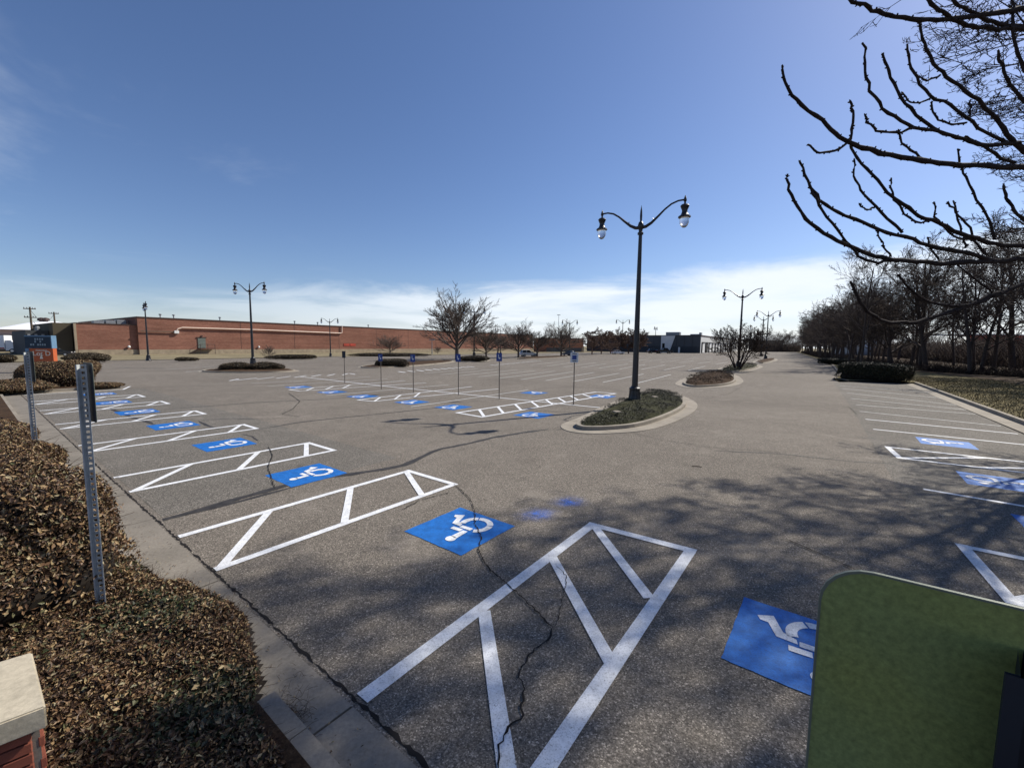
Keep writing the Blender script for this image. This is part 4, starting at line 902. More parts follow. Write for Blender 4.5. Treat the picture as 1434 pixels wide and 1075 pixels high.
# ------------------------------------------------------------------ foreground bed cover, heaped leaves
edge_px = [(-40, 800), (20, 792), (90, 790), (150, 782), (178, 772), (205, 790), (225, 812), (262, 815), (318, 838), (345, 862), (352, 905), (364, 938), (350, 985), (370, 1020), (396, 1060), (424, 1110), (300, 1400), (-300, 1400), (-500, 900)]
EP = [at(x, y, .12).xy if y < 1100 else Vector(at(x, y, .12).xy) for x, y in edge_px]
EPa = np.array([tuple(p) for p in EP])
def seg_dist(C, poly):
    dmin = np.full(len(C), 1e9)
    for i in range(len(poly)):
        a_, b_ = poly[i], poly[(i + 1) % len(poly)]; ab = b_ - a_; t = np.clip(((C - a_) @ ab) / (ab @ ab), 0, 1); dmin = np.minimum(dmin, np.linalg.norm(C - (a_ + t[:, None] * ab), axis=1))
    return dmin
def top_h(C):
    d = seg_dist(C, EPa); base = .07 + .17 * np.clip(d / .42, 0, 1) ** .55
    return base + .05 * np.sin(C[:, 0] * 3.1 + 1) * np.sin(C[:, 1] * 2.7) + .035 * np.sin(C[:, 0] * 9 + C[:, 1] * 7) * np.sin(C[:, 1] * 11 - C[:, 0] * 4)
n = 140000; X = RNG.uniform(-6.2, -1.0, n); Y = RNG.uniform(1.7, 5.4, n)
mask = np.zeros(n, bool); C = np.column_stack([X, Y]); j = len(EPa) - 1
for i in range(len(EPa)):
    a_, b_ = EPa[i], EPa[j]
    with np.errstate(divide='ignore', invalid='ignore'):
        cnd = ((a_[1] > Y) != (b_[1] > Y)) & (X < (b_[0] - a_[0]) * (Y - a_[1]) / (b_[1] - a_[1] + 1e-12) + a_[0])
    mask ^= cnd; j = i
PIER = Vector((-3.55, 2.42)); 
C = C[mask]; C = C[~((C[:, 0] < -2.72) & (C[:, 0] > -2.9) & (C[:, 1] > 2.15) & (C[:, 1] < 2.3) & (C[:, 0] < -9)) ] if True else C[~((C[:, 0] < -2.75) & (np.abs(C[:, 1] - 2.4) < .42) & (C[:, 0] > -4.6) & (((C[:, 0] + 3.0) * .25 + 2.30) > C[:, 1] - .4))]
PQ = [at(45, 912, .95).xy, at(64, 988, .95).xy, at(-60, 1035, .95).xy, at(-90, 952, .95).xy]
C = C[np.array([not inside(c, PQ) for c in C])]
hh = top_h(C); Z = hh + .03 - np.abs(RNG.normal(0, .055, len(C)))
P = np.column_stack([C, .0 + Z]); gx = RNG.normal(size=(len(P), 3)) * .35; Nn = np.tile([0., 0, 1], (len(P), 1)) + gx
gmask = np.sin(C[:, 0] * 2.3 + .6) * np.sin(C[:, 1] * 2.9 - 1.0) + RNG.normal(0, .35, len(C)) > .62
fc = empty('ground_cover_bed', (0, 0, 0), 0, 'dense low mat of brown and olive leaves filling the lower left corner', 'ground cover')
V, Q = leaf_cloud(P[~gmask], Nn[~gmask], .044, .52, .3); link('foliage', npmesh('foliage', V, Q), BR, fc, 'stuff')
V, Q = leaf_cloud(P[gmask], Nn[gmask], .056, .6, .2); link('foliage', npmesh('foliage', V, Q), M['green_leaf'], fc, 'stuff')
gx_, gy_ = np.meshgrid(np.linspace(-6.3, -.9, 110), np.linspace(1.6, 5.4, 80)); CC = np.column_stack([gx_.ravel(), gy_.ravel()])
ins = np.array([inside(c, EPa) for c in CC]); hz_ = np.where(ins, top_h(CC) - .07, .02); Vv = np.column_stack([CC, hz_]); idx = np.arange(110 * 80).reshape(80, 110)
Qs = np.stack([idx[:-1, :-1], idx[:-1, 1:], idx[1:, 1:], idx[1:, :-1]], -1).reshape(-1, 4); okf = ins[Qs].any(axis=1); link('shaded_core', npmesh('shaded_core', Vv, Qs[okf], True), M['core'], fc)  # dark sheet under the leaves, shade in the gaps painted as its colour
ps = []
sel = RNG.choice(len(C), 12000)
for i in sel:
    b_ = np.array([C[i, 0], C[i, 1], hh[i] - .05]); d = RNG.normal(size=3); d[2] = abs(d[2]) * .6; d /= np.linalg.norm(d); l = RNG.uniform(.06, .2)
    ps.append((np.array([b_, b_ + d * l * .5, b_ + d * l + RNG.normal(size=3) * .012]), np.array([.0028, .002, .001])))
tube_obj('stem', ps, 3, M['stem'], fc, 'stuff')
# scattered litter on the gutter
lp = []
for _ in range(900):
    s_ = 1.2 + abs(RNG.normal(0, .22)); t_ = RNG.uniform(-.5, 12)
    p = st(s_, t_, .012); lp.append((p.x, p.y, p.z))
lp = np.array(lp); V, Q = leaf_cloud(lp, np.tile([0, 0, 1.], (len(lp), 1)), .03, .45, .2, .9); o = link('leaf_litter', npmesh('leaf_litter', V, Q), BR); tag(o, 'scattered dry leaf litter lying along the gutter', 'leaf litter', kind='stuff')
ps = []
for _ in range(220):
    c = at(RNG.normal(405, 16), RNG.normal(1010, 30), .02); a_ = RNG.uniform(0, 6.28); l = RNG.uniform(.03, .12); b_ = np.array([c.x, c.y, .02]); e_ = b_ + [l * math.cos(a_), l * math.sin(a_), RNG.uniform(0, .06)]; ps.append((np.array([b_, (b_ + e_) / 2 + [0, 0, .01], e_]), np.array([.0015, .0013, .0008])))
o = tube_obj('dry_weed', ps, 3, M['stem']); tag(o, 'clump of dry weed stems growing at the foot of the kerb', 'weed', kind='stuff')
c = at(418, 1040, .02); mb = MB(); mb.tube([(c.x - .07, c.y + .05, .02), (c.x, c.y, .03), (c.x + .06, c.y - .06, .02)], .006, 6); o = mb.build('litter_stick', M['letter']); tag(o, 'thin pale stick lying in the gutter at the bottom', 'stick')
c = at(975, 653, .01); mb = MB(); mb.tube([(c.x - .10, c.y + .04, .015), (c.x, c.y + .01, .02), (c.x + .12, c.y - .04, .015)], .009, 5); o = mb.build('twig', M['stem']); tag(o, 'small dark twig lying alone on the open asphalt', 'twig')

# stone capped brick pier lower left
zc = .95
q = [at(45, 912, zc), at(64, 988, zc), at(-60, 1035, zc), at(-90, 952, zc)]
org = sum(q, Vector()) / 4; pier = empty('brick_pier', (org.x, org.y, 0), 0, 'limestone capped brick pier cut by the lower left corner', 'pier')
mb = MB(); mb.prism([(p - org).xy for p in q], zc - .13, zc)
bmesh.ops.bevel(mb.bm, geom=mb.bm.edges[:], offset=.008, segments=2, affect='EDGES'); mb.build('cap_stone', M['limestone'], pier)
ql = [(p - org).xy * .86 for p in q]; mb = MB(); mb.prism([p * .97 for p in ql], 0, zc - .131); mb.build('mortar_core', M['concrete'], pier)
bl = bpy.data.meshes.new('brick'); bm = bmesh.new(); bmesh.ops.create_cube(bm, size=1); bmesh.ops.scale(bm, vec=(.19, .025, .057), verts=bm.verts); bmesh.ops.bevel(bm, geom=bm.edges[:], offset=.003, segments=1, affect='EDGES'); bm.to_mesh(bl); bm.free()
for e_ in range(4):
    a, b = ql[e_], ql[(e_ + 1) % 4]; d = b - a; k = max(1, int(d.length / .2)); ang = math.atan2(d.y, d.x)
    for row in range(12):
        for i in range(k):
            f = (i + .5 + (.25 if row % 2 else -.25) * (0 if k < 2 else .6)) / k; c = a + d * f; o = link('brick', bl, M['brick_piece'], pier); o.location = (c.x, c.y, zc - .131 - .036 - row * .067); o.rotation_euler[2] = ang

# ------------------------------------------------------------------ trees
def grow(rng, h, tr, angle0=None, spread=1., levels=5, kids=(9, 6, 5, 4, 3), first=.22, angle=(35, 62), upt=.28, jit=.13, lean=(0, 0), lenk=(.55, .52, .5, .5, .5), trunk_frac=1.0, mintwig=.006, multi=1, crown_start=None):
    T, Cc = [], []
    def branch(p, d, L_, r, lv):
        n = (9, 7, 5, 4, 3, 3)[min(lv, 5)]; P = [p]; q = p.copy(); dd = d.copy()
        for i in range(n - 1):
            dd = dd + rng.normal(size=3) * jit * (1 if lv else .35) + np.array([0, 0, upt * (.4 if lv else .2)]) * (1 / n) * 2; dd /= np.linalg.norm(dd); q = q + dd * L_ / (n - 1); P.append(q)
        P = np.array(P); R = r * (1 - np.linspace(0, 1, n) ** 1.1 * (.78 if lv else .72)); R = np.maximum(R, mintwig * .5)
        (T if lv == 0 else Cc).append((P, R))
        if lv >= levels - 1: return
        k = kids[lv]; k = max(2, int(k * rng.uniform(.75, 1.25)))
        st_ = first if lv == 0 else .18
        for j in range(k):
            f = st_ + (1 - st_) * (j + rng.uniform(.1, .9)) / k; f = min(f, .98); x = f * (n - 1); i = min(int(x), n - 2); bp = P[i] + (P[i + 1] - P[i]) * (x - i); t = P[i + 1] - P[i]; t /= np.linalg.norm(t)
            a = math.radians(rng.uniform(*(angle0 if (angle0 and lv == 0) else angle))); ga = j * 2.39996 + rng.uniform(-.35, .35); ax = np.array([math.cos(ga), math.sin(ga), 0.]) if lv == 0 else rng.normal(size=3); ax -= t * (ax @ t); ax /= np.linalg.norm(ax)
            nd = t * math.cos(a) + ax * math.sin(a) * spread; 
            if nd[2] < -.25: nd[2] *= .3
            nd /= np.linalg.norm(nd); ll = L_ * lenk[lv] * (1.15 - .55 * f) * rng.uniform(.75, 1.2); rr = R[min(i, n - 1)] * rng.uniform(.45, .62)
            branch(bp, nd, ll, max(rr, mintwig), lv + 1)
    for k_ in range(multi):
        if multi > 1: a = k_ * 2 * math.pi / multi + rng.uniform(-.4, .4); d = np.array([math.cos(a) * .55, math.sin(a) * .55, 1.]); p = np.array([math.cos(a) * .25, math.sin(a) * .25, 0])
        else: d = np.array([lean[0], lean[1], 1.]); p = np.zeros(3)
        branch(p, d / np.linalg.norm(d), h * trunk_frac, tr, 0)
    return T, Cc
def tree_meshes(seed, mat, **k):
    T, Cc = grow(np.random.default_rng(seed), **k)
    V, Q = tubes(T, 8); t = npmesh('trunk', V, Q, True); t.materials.append(mat)
    big = [x for x in Cc if len(x[0]) >= 5]; small = [x for x in Cc if len(x[0]) < 5]
    Vb, Qb = tubes(big, 4); 
    if small: Vs, Qs_ = tubes(small, 3); Vb2 = np.concatenate([Vb, Vs]); Qb = np.concatenate([Qb, Qs_ + len(Vb)]); Vb = Vb2
    c = npmesh('crown', Vb, Qb, True); c.materials.append(mat); return t, c
def tree(name, loc, ms, s_=1, rz=0, label='', group=None, sz=None, cat='tree'):
    r = empty(name, loc, rz, label, cat, group); r.scale = (s_, s_, sz or s_)
    for nm, me in zip(('trunk', 'crown'), ms): link(nm, me, None, r)
    return r
# spreading parking-lot trees (height 1 unit = 10 m models)
lotT = [tree_meshes(11 + i, M['bark_grey'], h=4.4, tr=.25, levels=5, kids=(30, 12, 7, 4), first=.26, angle=(20, 42), angle0=(16, 78), upt=.22, jit=.04, lenk=(1.36, .42, .46, .45), mintwig=.018) for i in range(3)]
def px_tree(ms, base, top, label, wscale=1., rz=0, name='bare_tree', zt=9.3, group=None):
    p = at(*base); d = ray(base[0], top); z = HC + d.z * p.xy.length / math.hypot(d.x, d.y); s_ = z / zt
    return tree(name, p, ms, s_ * wscale * (1.17 if name == 'bare_tree' else 1), rz, label, group, s_)
GT = 'bare trees planted in rows in the lot'
px_tree(lotT[0], (640, 504), 405, 'largest bare spreading tree standing in the middle of the lot', 1.02, .3, group=GT)
px_tree(lotT[1], (681, 502.5), 450, 'bare tree just right of the largest tree', 1.0, 1.3, group=GT)
px_tree(lotT[2], (697, 495.5), 462, 'small bare tree behind the lamp right of the largest tree', 1.1, .4, group=GT)
px_tree(lotT[0], (726, 500.8), 448, 'bare tree immediately left of the white car', 1.0, 2.2, group=GT)
px_tree(lotT[1], (752, 499.8), 457, 'bare tree immediately right of the white car', 1.05, 3.9, group=GT)
px_tree(lotT[2], (786, 499), 447, 'bare tree in front of the orange brick block', 1.0, 5., group=GT)
px_tree(lotT[1], (546.5, 498), 465, 'small round bare tree in front of the brick wall', 1.1, .8, group=GT)
px_tree(lotT[2], (376.5, 501.5), 482, 'sapling right of the left lamp', .8, 2, group=GT)
px_tree(lotT[2], (613, 495.5), 484, 'thin sapling left of the largest tree by the wall', .9, 2, group=GT)
redT = [tree_meshes(31 + i, M['bark_red'], h=5.5, tr=.14, levels=5, kids=(13, 9, 8, 5), first=.08, angle=(25, 55), angle0=(30, 75), upt=.3, jit=.08, lenk=(.62, .5, .5, .45), mintwig=.035) for i in range(2)]
for i, (x, y, top, w_) in enumerate([(829, 496.5, 468, 1.3), (842, 495.8, 466, 1.3), (855, 495.2, 470, 1.2), (868, 494.8, 466, 1.2), (880, 495, 465, 1.3), (893, 495, 468, 1.2)]):
    px_tree(redT[i % 2], (x, y), top, ['leftmost', 'second', 'third', 'fourth', 'fifth', 'rightmost'][i] + ' of the reddish brown bare shrubs left of the warehouse', w_, i * 1.1, 'reddish_shrub', 5.8, 'reddish bare shrubs left of the warehouse')
# many stemmed shrub on island 3
ms = tree_meshes(51, M['bark_dark'], h=3.6, tr=.07, levels=5, kids=(8, 7, 6, 5), first=.25, angle=(22, 50), upt=.15, jit=.08, lenk=(.6, .52, .5, .5), mintwig=.014, multi=8)
p = at(1033, 516.5, .2); d = ray(1033, 462); z = HC + d.z * p.xy.length / math.hypot(d.x, d.y)
tree('multi_stem_shrub', p, ms, z / 4.0 * .92, .2, 'bare many stemmed shrub on the island at the foot of a lamp', None, z / 4.1)
# near tree at the right whose budded branches hang into the picture: traced limbs at 2.6 to 3.4 m
def c6(x, y): return (1080 + x / 2.56, y / 2.56)
LB = [([(906,598),(780,595),(640,588),(545,577),(430,555),(330,530),(283,512),(230,478),(180,435),(110,378),(65,325),(45,285),(40,240)], 17, 6, 0, 1),
 ([(283,505),(292,460),(290,400),(284,365)], 7, 6, 1, 0), ([(275,512),(240,535),(190,547),(155,540),(135,520)], 7, 5, 1, 0),
 ([(906,882),(830,878),(760,862),(680,835),(600,800),(530,775),(470,735),(420,690),(360,625),(310,565),(285,515)], 14, 6, 0, 1),
 ([(906,925),(820,935),(740,920),(640,895),(560,880),(480,850),(390,825),(300,785),(215,745),(165,700),(130,650),(103,582)], 14, 6, 0, 1),
 ([(906,930),(800,938),(700,940),(560,940),(430,930),(350,910),(290,885),(215,850),(140,800),(95,740),(65,680),(57,632)], 16, 6, 0, 1),
 ([(430,932),(380,940),(330,925),(290,895),(255,845),(200,775),(160,715),(135,655)], 8, 6, 1, 0), ([(430,920),(405,885),(385,850),(380,825)], 5, 4, 1, 0),
 ([(470,835),(440,800),(370,740),(320,680),(300,630),(298,575)], 8, 5, 1, 0), ([(370,745),(340,750),(318,735)], 5, 4, 1, 0), ([(565,795),(520,795),(480,765),(445,725),(435,690),(430,645)], 6, 5, 1, 0),
 ([(725,862),(670,855),(620,820),(590,775),(585,730)], 6, 5, 1, 0), ([(800,860),(785,800),(740,715),(700,640),(680,590),(670,540)], 8, 5, 1, 0), ([(770,912),(730,860),(700,800),(665,760),(635,728)], 7, 5, 1, 0),
 ([(695,890),(690,850),(670,790),(655,725)], 6, 5, 1, 0), ([(600,930),(570,890),(562,855)], 5, 4, 1, 0),
 ([(906,530),(880,515),(820,518),(750,518),(690,500),(620,478),(560,465),(510,455),(440,420),(385,370),(350,300),(335,230),(330,160)], 13, 6, 0, 1),
 ([(510,458),(440,475),(380,468),(345,435),(337,415)], 7, 5, 1, 0), ([(600,468),(540,430),(480,370),(440,300),(415,240),(400,198)], 9, 6, 1, 0),
 ([(906,545),(860,500),(820,440),(770,385),(720,345),(650,290),(600,245),(560,180),(540,120),(530,80)], 14, 6, 0, 1), ([(605,270),(560,287),(535,280),(520,268)], 6, 4, 1, 0),
 ([(875,583),(800,550),(740,512),(700,490)], 9, 7, 1, 0), ([(850,515),(790,490),(720,440),(640,380),(570,340),(520,280),(495,225),(488,165)], 10, 6, 1, 0), ([(570,352),(530,370),(490,360),(472,335)], 5, 4, 1, 0),
 ([(700,440),(650,448),(600,430),(580,400),(575,370)], 6, 5, 1, 0), ([(712,430),(714,395),(712,365)], 6, 5, 1, 0), ([(548,570),(500,540),(470,510),(457,470)], 7, 5, 1, 0),
 ([(906,30),(820,45),(700,62),(600,70),(500,68),(420,55),(360,35),(320,15),(283,0),(250,-30)], 15, 8, 0, 1), ([(906,105),(820,100),(740,100),(680,85),(640,65),(600,35),(565,0),(550,-40)], 13, 9, 0, 1), ([(906,95),(820,85),(750,60),(690,30),(650,0),(630,-40)], 12, 8, 0, 1),
 ([(906,365),(870,320),(840,270),(820,220),(815,185)], 10, 7, 0, 1), ([(906,255),(885,190),(865,110),(870,40),(862,0)], 10, 6, 0, 1), ([(906,790),(870,750),(845,710),(833,665)], 10, 7, 0, 1),
 ([(906,1014),(817,1054),(728,1090),(553,1147),(473,1157),(408,1151),(359,1126),(319,1078),(294,1037),(287,1014)], 13, 6, 0, 1),
 ([(906,1020),(796,1054),(701,1094),(620,1094),(554,1078),(498,1037),(457,988)], 12, 6, 0, 1), ([(796,1054),(730,1000),(670,950)], 5, 4, 1, 0)]
nt_root = empty('budded_tree', (6.6, 3.4, .12), 0, 'near bare tree whose thick budded branches hang in from the top right', 'tree')
TR = np.array([6.6, 3.4]); pa, buds = [], []; rg = np.random.default_rng(5)
joints = []
for li, (pts, w0, w1, sub, main) in enumerate(LB):
    n = len(pts); d0 = 3.15 + .25 * math.sin(li * 1.7) if main else None
    P = []
    for i, (x, y) in enumerate(pts):
        px_, py_ = c6(x, y); xr = (px_ - 717) / F_
        # forward depth decreases a little towards the tips so limbs reach to the viewer
        dep = 3.35 - .55 * (1434 - px_) / 340 + (.12 * math.sin(li * 2.1) if main else .0) * 0
        v = ray(px_, py_); P.append(np.array(v[:]) * dep + [0, 0, HC])
    P = np.array(P)
    # smooth by Catmull subdivision
    Q = [P[0]]
    for i in range(n - 1):
        p0, p1, p2, p3 = P[max(i - 1, 0)], P[i], P[i + 1], P[min(i + 2, n - 1)]
        for t in (.33, .67, 1.): Q.append(.5 * ((2 * p1) + (-p0 + p2) * t + (2 * p0 - 5 * p1 + 4 * p2 - p3) * t * t + (-p0 + 3 * p1 - 3 * p2 + p3) * t ** 3))
    Q = np.array(Q); m_ = len(Q)
    R = np.linspace(w0, w1, m_) / 2.56 / F_ * 3.0 / 2 * 1.0
    kn = 1.08 + .22 * rg.random(m_); kn[1:-1:2] *= 1.14; R = R * kn; Q[1:-1] += rg.normal(0, .0042, (m_ - 2, 3))
    if main:
        a_ = Q[0]; hz2 = max(1.2, a_[2] - .8 - .25 * (a_[2] - 3)); e_ = np.array([TR[0], TR[1], hz2]); mid = a_ * .5 + e_ * .5 + [0, 0, .05]
        Q = np.concatenate([[e_, e_ * .7 + mid * .3, mid], Q]); R = np.concatenate([[R[0] * 2.2, R[0] * 1.9, R[0] * 1.4], R])
    pa.append((Q, R))
    seg = np.linalg.norm(np.diff(Q, axis=0), axis=1); tot = seg.sum(); s_ = 0
    start = 3 if main else 0
    for i in range(start, len(Q) - 1):
        k = max(1, int(seg[i] / .038))
        for j in range(k):
            b_ = Q[i] + (Q[i + 1] - Q[i]) * (j + rg.random()) / k; t = (Q[i + 1] - Q[i]) / (seg[i] + 1e-9); ax = rg.normal(size=3); ax -= t * (ax @ t); ax /= np.linalg.norm(ax); r_ = R[i]
            tip = b_ + ax * (r_ + .007) + t * .008; buds.append((np.array([b_ + ax * r_ * .4, b_ + ax * (r_ + .003) + t * .004, tip]), np.array([.0062, .0058, .001])))
    tp = Q[-1]; t = Q[-1] - Q[-2]; t /= np.linalg.norm(t); buds.append((np.array([tp - t * .004, tp + t * .006, tp + t * .018]), np.array([.006, .0075, .0012])))
    for _ in range(3):
        ax = rg.normal(size=3) * .5 + t; ax /= np.linalg.norm(ax); buds.append((np.array([tp - t * .006, tp + ax * .009, tp + ax * .016]), np.array([.0045, .0045, .001])))
loc0 = np.array([6.6, 3.4, .12])
for i, (Q, R) in enumerate(pa): tube_obj('limb' if LB[i][4] else 'twig', [(Q - loc0, R)], 7, M['bark_dark'], nt_root)
tube_obj('bud', [(a_ - loc0, b_) for a_, b_ in buds], 4, M['bark_dark'], nt_root, 'stuff')
tube_obj('trunk', [(np.array([[0, 0, 0], [.03, .0, 1.2], [0, 0, 2.4], [-.05, 0, 4], [0, .05, 6], [.1, 0, 8.]]), np.array([.24, .2, .18, .15, .11, .06]))], 10, M['bark_dark'], nt_root)
# big shade tree off to the right: its fine twigs reach the right edge and its shadow lies on the asphalt
ms = tree_meshes(77, M['bark_dark'], h=15.5, tr=.14, levels=6, kids=(24, 9, 7, 6, 3), first=.20, angle=(34, 66), upt=.20, jit=.12, lenk=(.33, .50, .52, .5, .5), mintwig=.010)
tree('shade_tree', (18.6, 12.9, .12), ms, 1.0, .6, 'tall fine twigged bare tree at the right edge throwing its shadow over the near bays')

# woods along the right side
M['bark_wood'] = bark('bark_wood', (.075, .057, .048))
wd_ = [tree_meshes(101 + i, M['bark_wood'], h=11.5, tr=.15 + .04 * (i % 3), levels=5, kids=(13, 8, 6, 4), first=.24 - .03 * (i % 2), angle=(25, 52), angle0=(28, 66), upt=.3, jit=.10, lenk=(.48, .56, .5, .5), mintwig=.020, lean=(.08 * (i % 3 - 1), .06)) for i in range(6)]
GW = 'bare trees crowded in the woods on the right'; rw = random.Random(4); cnt = 0
def edge_t(s): return -17.5 if s < 66 else (-17.5 + (s - 66) * .705 if s < 86 else -3.4 + (s - 86) * .086)
rws = [(0, 3.8), (3.5, 4.4), (8, 5.4), (14, 7.0)]
for rank, (off, step) in zip(('front', 'second', 'third', 'rearmost'), rws):
    s_ = 20 + off * .8
    while s_ < 338:
        k = 1 + s_ / 160; t_ = edge_t(s_) - off - rw.uniform(-1, 1.2); p = st(s_ + rw.uniform(-1, 1), t_, .14)
        g_ = 1.22 if s_ < 95 else 1.12 if s_ < 200 else 1.2; tree('woodland_tree', p, wd_[rw.randrange(6)], g_ * rw.uniform(.8, 1.2), rw.uniform(0, 6.28), 'bare tree in the %s rank of the woods, %s' % (rank, 'beside the near lawn' if s_ < 70 else 'behind the clipped hedges' if s_ < 100 else 'halfway down the drive' if s_ < 180 else 'at the far end of the drive'), GW, g_ * rw.choice((.62, .75, .9, 1.0, 1.08))); cnt += 1
        s_ += step * k * rw.uniform(.75, 1.25)
for k in range(16):
    px_ = 1058 + k * 3.6; Y_ = 300 + rw.uniform(-15, 25); p = Vector(((px_ - 717) / F_ * Y_, Y_, 0)); tree('woodland_tree', p, wd_[rw.randrange(6)], rw.uniform(1.0, 1.3), rw.uniform(0, 6.28), 'bare tree of the far belt closing off the end of the drive', 'far belt of trees at the end of the drive', rw.uniform(.75, 1.15))
ms = tree_meshes(88, M['bark_dark'], h=16.5, tr=.15, levels=6, kids=(22, 9, 8, 6, 3), first=.56, angle=(34, 66), angle0=(40, 88), upt=.10, jit=.12, lenk=(.40, .52, .52, .5, .5), mintwig=.012)
tree('high_crowned_tree', (15.9, 11.4, .12), ms, 1.0, 2.2, 'tall bare tree right of the view, its high twigs in the top right corner')
print('woodland trees', cnt)
px_tree(wd_[0], (1205, 517), 372, 'foremost bare tree of the woods, its trunk just behind the clipped hedge', 1.0, 1.0, 'foremost_tree', 12.0)
px_tree(wd_[2], (1418, 520), 330, 'dark thick trunk tree at the right edge of the woods', 1.0, 2.0, 'foremost_tree', 12.0)
# brush
ps = []; rb = np.random.default_rng(9)
for _ in range(19000):
    s_ = rb.uniform(22, 300) if rb.random() < .6 else rb.uniform(30, 95); o_ = rb.exponential(3.5) - 1.0; p = st(s_, edge_t(s_) - o_ + .8, .12); p = np.array(p[:]); hgt = rb.uniform(.3, 1.5) * (1 if o_ > 0 else .6); d = rb.normal(size=3) * .6; d[2] = 1; d /= np.linalg.norm(d)
    ps.append((np.array([p, p + d * hgt * .5 + rb.normal(size=3) * .1, p + d * hgt + rb.normal(size=3) * .25]), np.array([.012, .009, .004]) * (1 + s_ / 80)))
o = tube_obj('underbrush', ps, 3, M['bark_dark']); tag(o, 'tangled bare brush under the woods on the right', 'underbrush', kind='stuff')
ps = []
for _ in range(15000):
    s_ = rb.uniform(15, 345); o_ = 20 + rb.exponential(7.0); p = st(s_, edge_t(s_) - o_, .1); p = np.array(p[:]); hgt = rb.uniform(1.5, 6.5); d = rb.normal(size=3) * .35; d[2] = 1; d /= np.linalg.norm(d)
    ps.append((np.array([p, p + d * hgt * .5 + rb.normal(size=3) * .3, p + d * hgt + rb.normal(size=3) * .7]), np.array([.07, .05, .02])))
for _ in range(2500):
    Y_ = 300 + rb.uniform(-10, 30); p = np.array([(rb.uniform(1055, 1118) - 717) / F_ * Y_, Y_, 0.]); hgt = rb.uniform(1.5, 6); d = rb.normal(size=3) * .35; d[2] = 1
    ps.append((np.array([p, p + d * hgt * .5 + rb.normal(size=3) * .3, p + d * hgt + rb.normal(size=3) * .7]), np.array([.16, .12, .05])))
o = tube_obj('back_thicket', ps, 3, M['bark_wood']); tag(o, 'dense thicket of bare saplings deep in the woods', 'thicket', kind='stuff')
n = 45000; ss = rb.uniform(22, 150, n); tt = np.array([edge_t(x) for x in ss]) + 1.2 - rb.exponential(4.0, n); Pp = np.column_stack([ss * cT - tt * sT, ss * sT + tt * cT, np.full(n, .15) + rb.exponential(.14, n)])
V, Q = leaf_cloud(Pp, np.tile([0, 0, 1.], (n, 1)), .16, .6, .2); o = link('leaf_litter', npmesh('leaf_litter', V, Q), HG); tag(o, 'brown leaf litter heaped under the woods', 'leaf litter', kind='stuff')
n = 60000; ss = rb.uniform(14, 60, n); f_ = rb.random(n); te = np.array([rk_t(x) - .78 for x in ss]); ti = np.array([edge_t(x) for x in ss]) + .5; tt = te + (ti - te) * f_
base = np.column_stack([ss * cT - tt * sT, ss * sT + tt * cT, np.full(n, .12)]); hh_ = rb.uniform(.03, .10, n); dx = rb.normal(0, .03, (n, 2)); wv = rb.normal(0, .012, (n, 2))
V = np.stack([base - np.column_stack([wv, np.zeros(n)]), base + np.column_stack([wv, np.zeros(n)]), base + np.column_stack([dx, hh_])], 1).reshape(-1, 3); i_ = np.arange(n) * 3
o = link('grass', npmesh('grass', V, np.stack([i_, i_ + 1, i_ + 2], 1)), M['grass_blade']); tag(o, 'thin dry winter grass on the verge beyond the right kerb', 'grass', kind='stuff')
for k in range(7):
    s_ = 30 + k * 4.3; p = st(s_, edge_t(s_) + rw.uniform(-.5, 1), .25); a_ = rw.uniform(0, 3.1); l = rw.uniform(1.2, 2.4); mb = MB(); mb.tube([(-l * math.cos(a_), -l * math.sin(a_), 0), (0, 0, .08), (l * math.cos(a_), l * math.sin(a_), .02)], [.10, .08, .04], 7); o = mb.build('fallen_log', M['bark']); o.location = p
    tag(o, 'fallen branch lying at the edge of the woods', 'log', 'fallen branches at the edge of the woods')

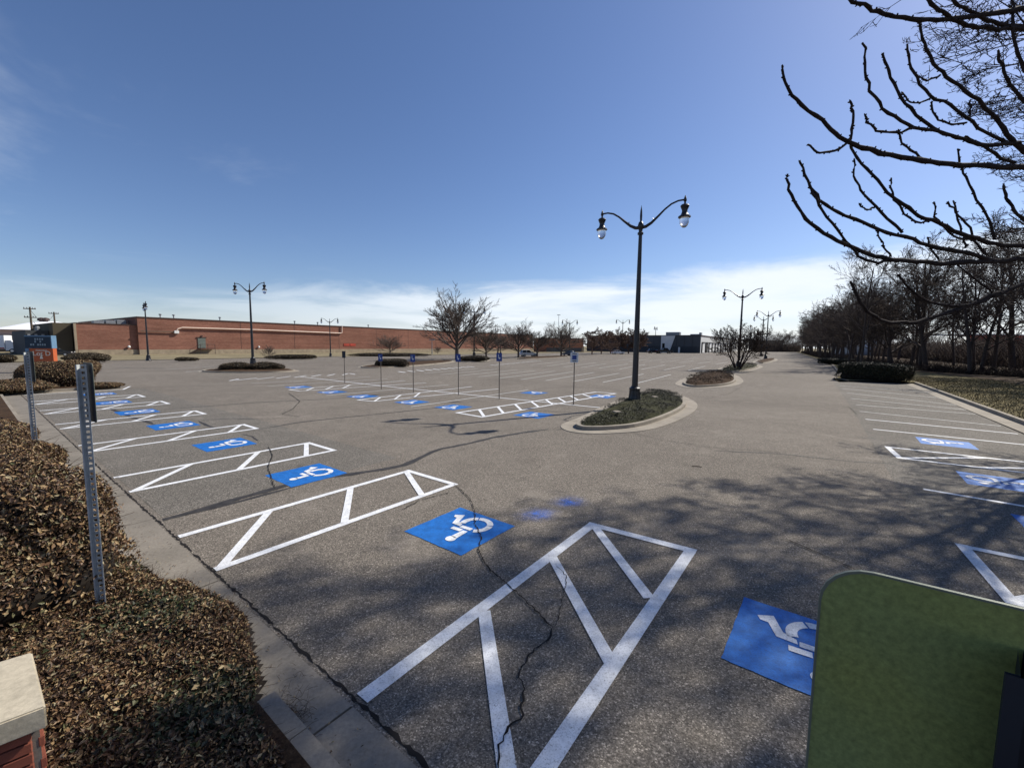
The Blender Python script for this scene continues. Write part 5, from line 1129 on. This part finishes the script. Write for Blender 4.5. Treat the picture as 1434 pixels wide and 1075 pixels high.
# ------------------------------------------------------------------ vehicles
def wheel_part(parent, x, y, r=.34):
    mb = MB(); mb.lathe([(r * .6, -.11), (r, -.09), (r, .09), (r * .6, .11)], 16, M=Matrix.Translation((x, y, r)) @ Matrix.Rotation(math.pi / 2, 4, 'X')); w = mb.build('wheel', M['tyre'], parent)
    mb = MB(); mb.lathe([(r * .58, -.115), (r * .5, -.12), (r * .5, .12), (r * .58, .115)], 12, M=Matrix.Translation((x, y, r)) @ Matrix.Rotation(math.pi / 2, 4, 'X')); mb.build('rim', M['rim'], w)
def car(loc, rz, paint, label, kind='suv'):
    r = empty('parked_car' if kind != 'pickup' else 'pickup_truck', loc, rz, label, 'car' if kind != 'pickup' else 'pickup')
    if kind == 'pickup':
        body = [(-2.7, .5), (-2.75, 1.1), (-2.6, 1.25), (-.6, 1.25), (-.6, 1.25), (1.2, 1.2), (2.6, 1.1), (2.75, .9), (2.75, .5)]; gh = [(-.6, 1.22), (-.45, 1.82), (.75, 1.85), (1.35, 1.2)]
    elif kind == 'sedan': body = [(-2.25, .35), (-2.3, .8), (-2.1, .98), (1.1, .95), (2.1, .82), (2.3, .6), (2.28, .35)]; gh = [(-1.75, .96), (-1.1, 1.38), (.25, 1.42), (1.15, .93)]
    else: body = [(-2.3, .4), (-2.35, .85), (-2.2, 1.08), (1.1, 1.05), (2.15, .95), (2.35, .7), (2.3, .4)]; gh = [(-2.1, 1.06), (-1.8, 1.62), (.1, 1.68), (1.15, 1.03)]
    mb = MB(); mb.extr(body, -.9, .9); bmesh.ops.bevel(mb.bm, geom=mb.bm.edges[:], offset=.07, segments=2, affect='EDGES'); mb.build('body', paint, r, True)
    mb = MB(); mb.extr(gh, -.78, .78)
    for v in mb.bm.verts:
        if v.co.z > 1.2 or (kind == 'sedan' and v.co.z > 1.1): v.co.y *= .84
    mb.build('windows', M['car_glass'], r)
    top = sorted(gh, key=lambda q: -q[1])[:2]; x0, x1 = sorted(q[0] for q in top); zt_ = max(q[1] for q in top)
    mb = MB(); mb.box((x0 - .05, -.66, zt_ - .03), (x1 + .05, .66, zt_ + .05), bev=.02); mb.build('roof', paint, r, True)
    for xa in (x0, (x0 + x1) / 2, x1):
        for sg_ in (-1, 1): mb = MB(); mb.tube([(xa, sg_ * .67, zt_), (xa + (.35 if xa == x1 else -.15 if xa == x0 else 0) * 1.6, sg_ * .80, body[2][1] - .03)], .045, 5); mb.build('pillar', paint, r)
    for x in (body[0][0] * .62, body[-1][0] * .62):
        for y in (-.82, .82): wheel_part(r, x, y)
    for y in (-.68, .68):
        mb = MB(); mb.box((body[-1][0] - .06, y - .17, .72), (body[-1][0] + .04, y + .17, .86), bev=.02); mb.build('headlight', M['lens'], r)
        mb = MB(); mb.box((body[0][0] - .1, y - .14, .78), (body[0][0] + .02, y + .14, .98), bev=.02); mb.build('tail_light', M['red_lens'], r)
    return r
car(at(740, 499.3), .35, M['white_car'], 'white car parked alone among the bare trees in the middle distance')
car(at(797.5, 498.0), 2.2, M['blue_car'], 'dark bluish car under the right hand bare tree of the middle row', 'sedan')
car(at(930, 495), .1, M['black_car'], 'black pickup truck parked before the warehouse', 'pickup').scale = (1.25,) * 3
car(at(916, 494.7), .1, M['black_car'], 'dark car parked left of the black pickup', 'suv').scale = (1.2,) * 3
car(at(865, 496), .2, M['white_car'], 'small white car glimpsed beneath the reddish shrubs', 'sedan')
car(at(80, 498.5), .5, M['black_car'], 'black car behind the Lot D sign', 'sedan')
# white box truck at far left edge
p = at(0, 494.2); r = empty('box_truck', p, .35, 'white delivery truck cut by the far left edge of the picture', 'truck')
mb = MB(); mb.box((-5, -1.2, .9), (1.6, 1.2, 4.0), bev=.06); mb.build('cargo_box', M['white_car'], r)
mb = MB(); mb.extr([(1.65, .6), (1.65, 2.9), (2.6, 2.9), (3.2, 1.9), (4.0, 1.7), (4.1, .6)], -1.05, 1.05); mb.build('cab', M['white_car'], r)
mb = MB(); mb.box((-4.9, -1.22, .98), (1.5, -1.202, 1.25)); mb.build('red_stripe', M['red_wall'], r)
for x in (-3.6, -2.6, 2.7):
    for y in (-1, 1): wheel_part(r, x, y, .5)
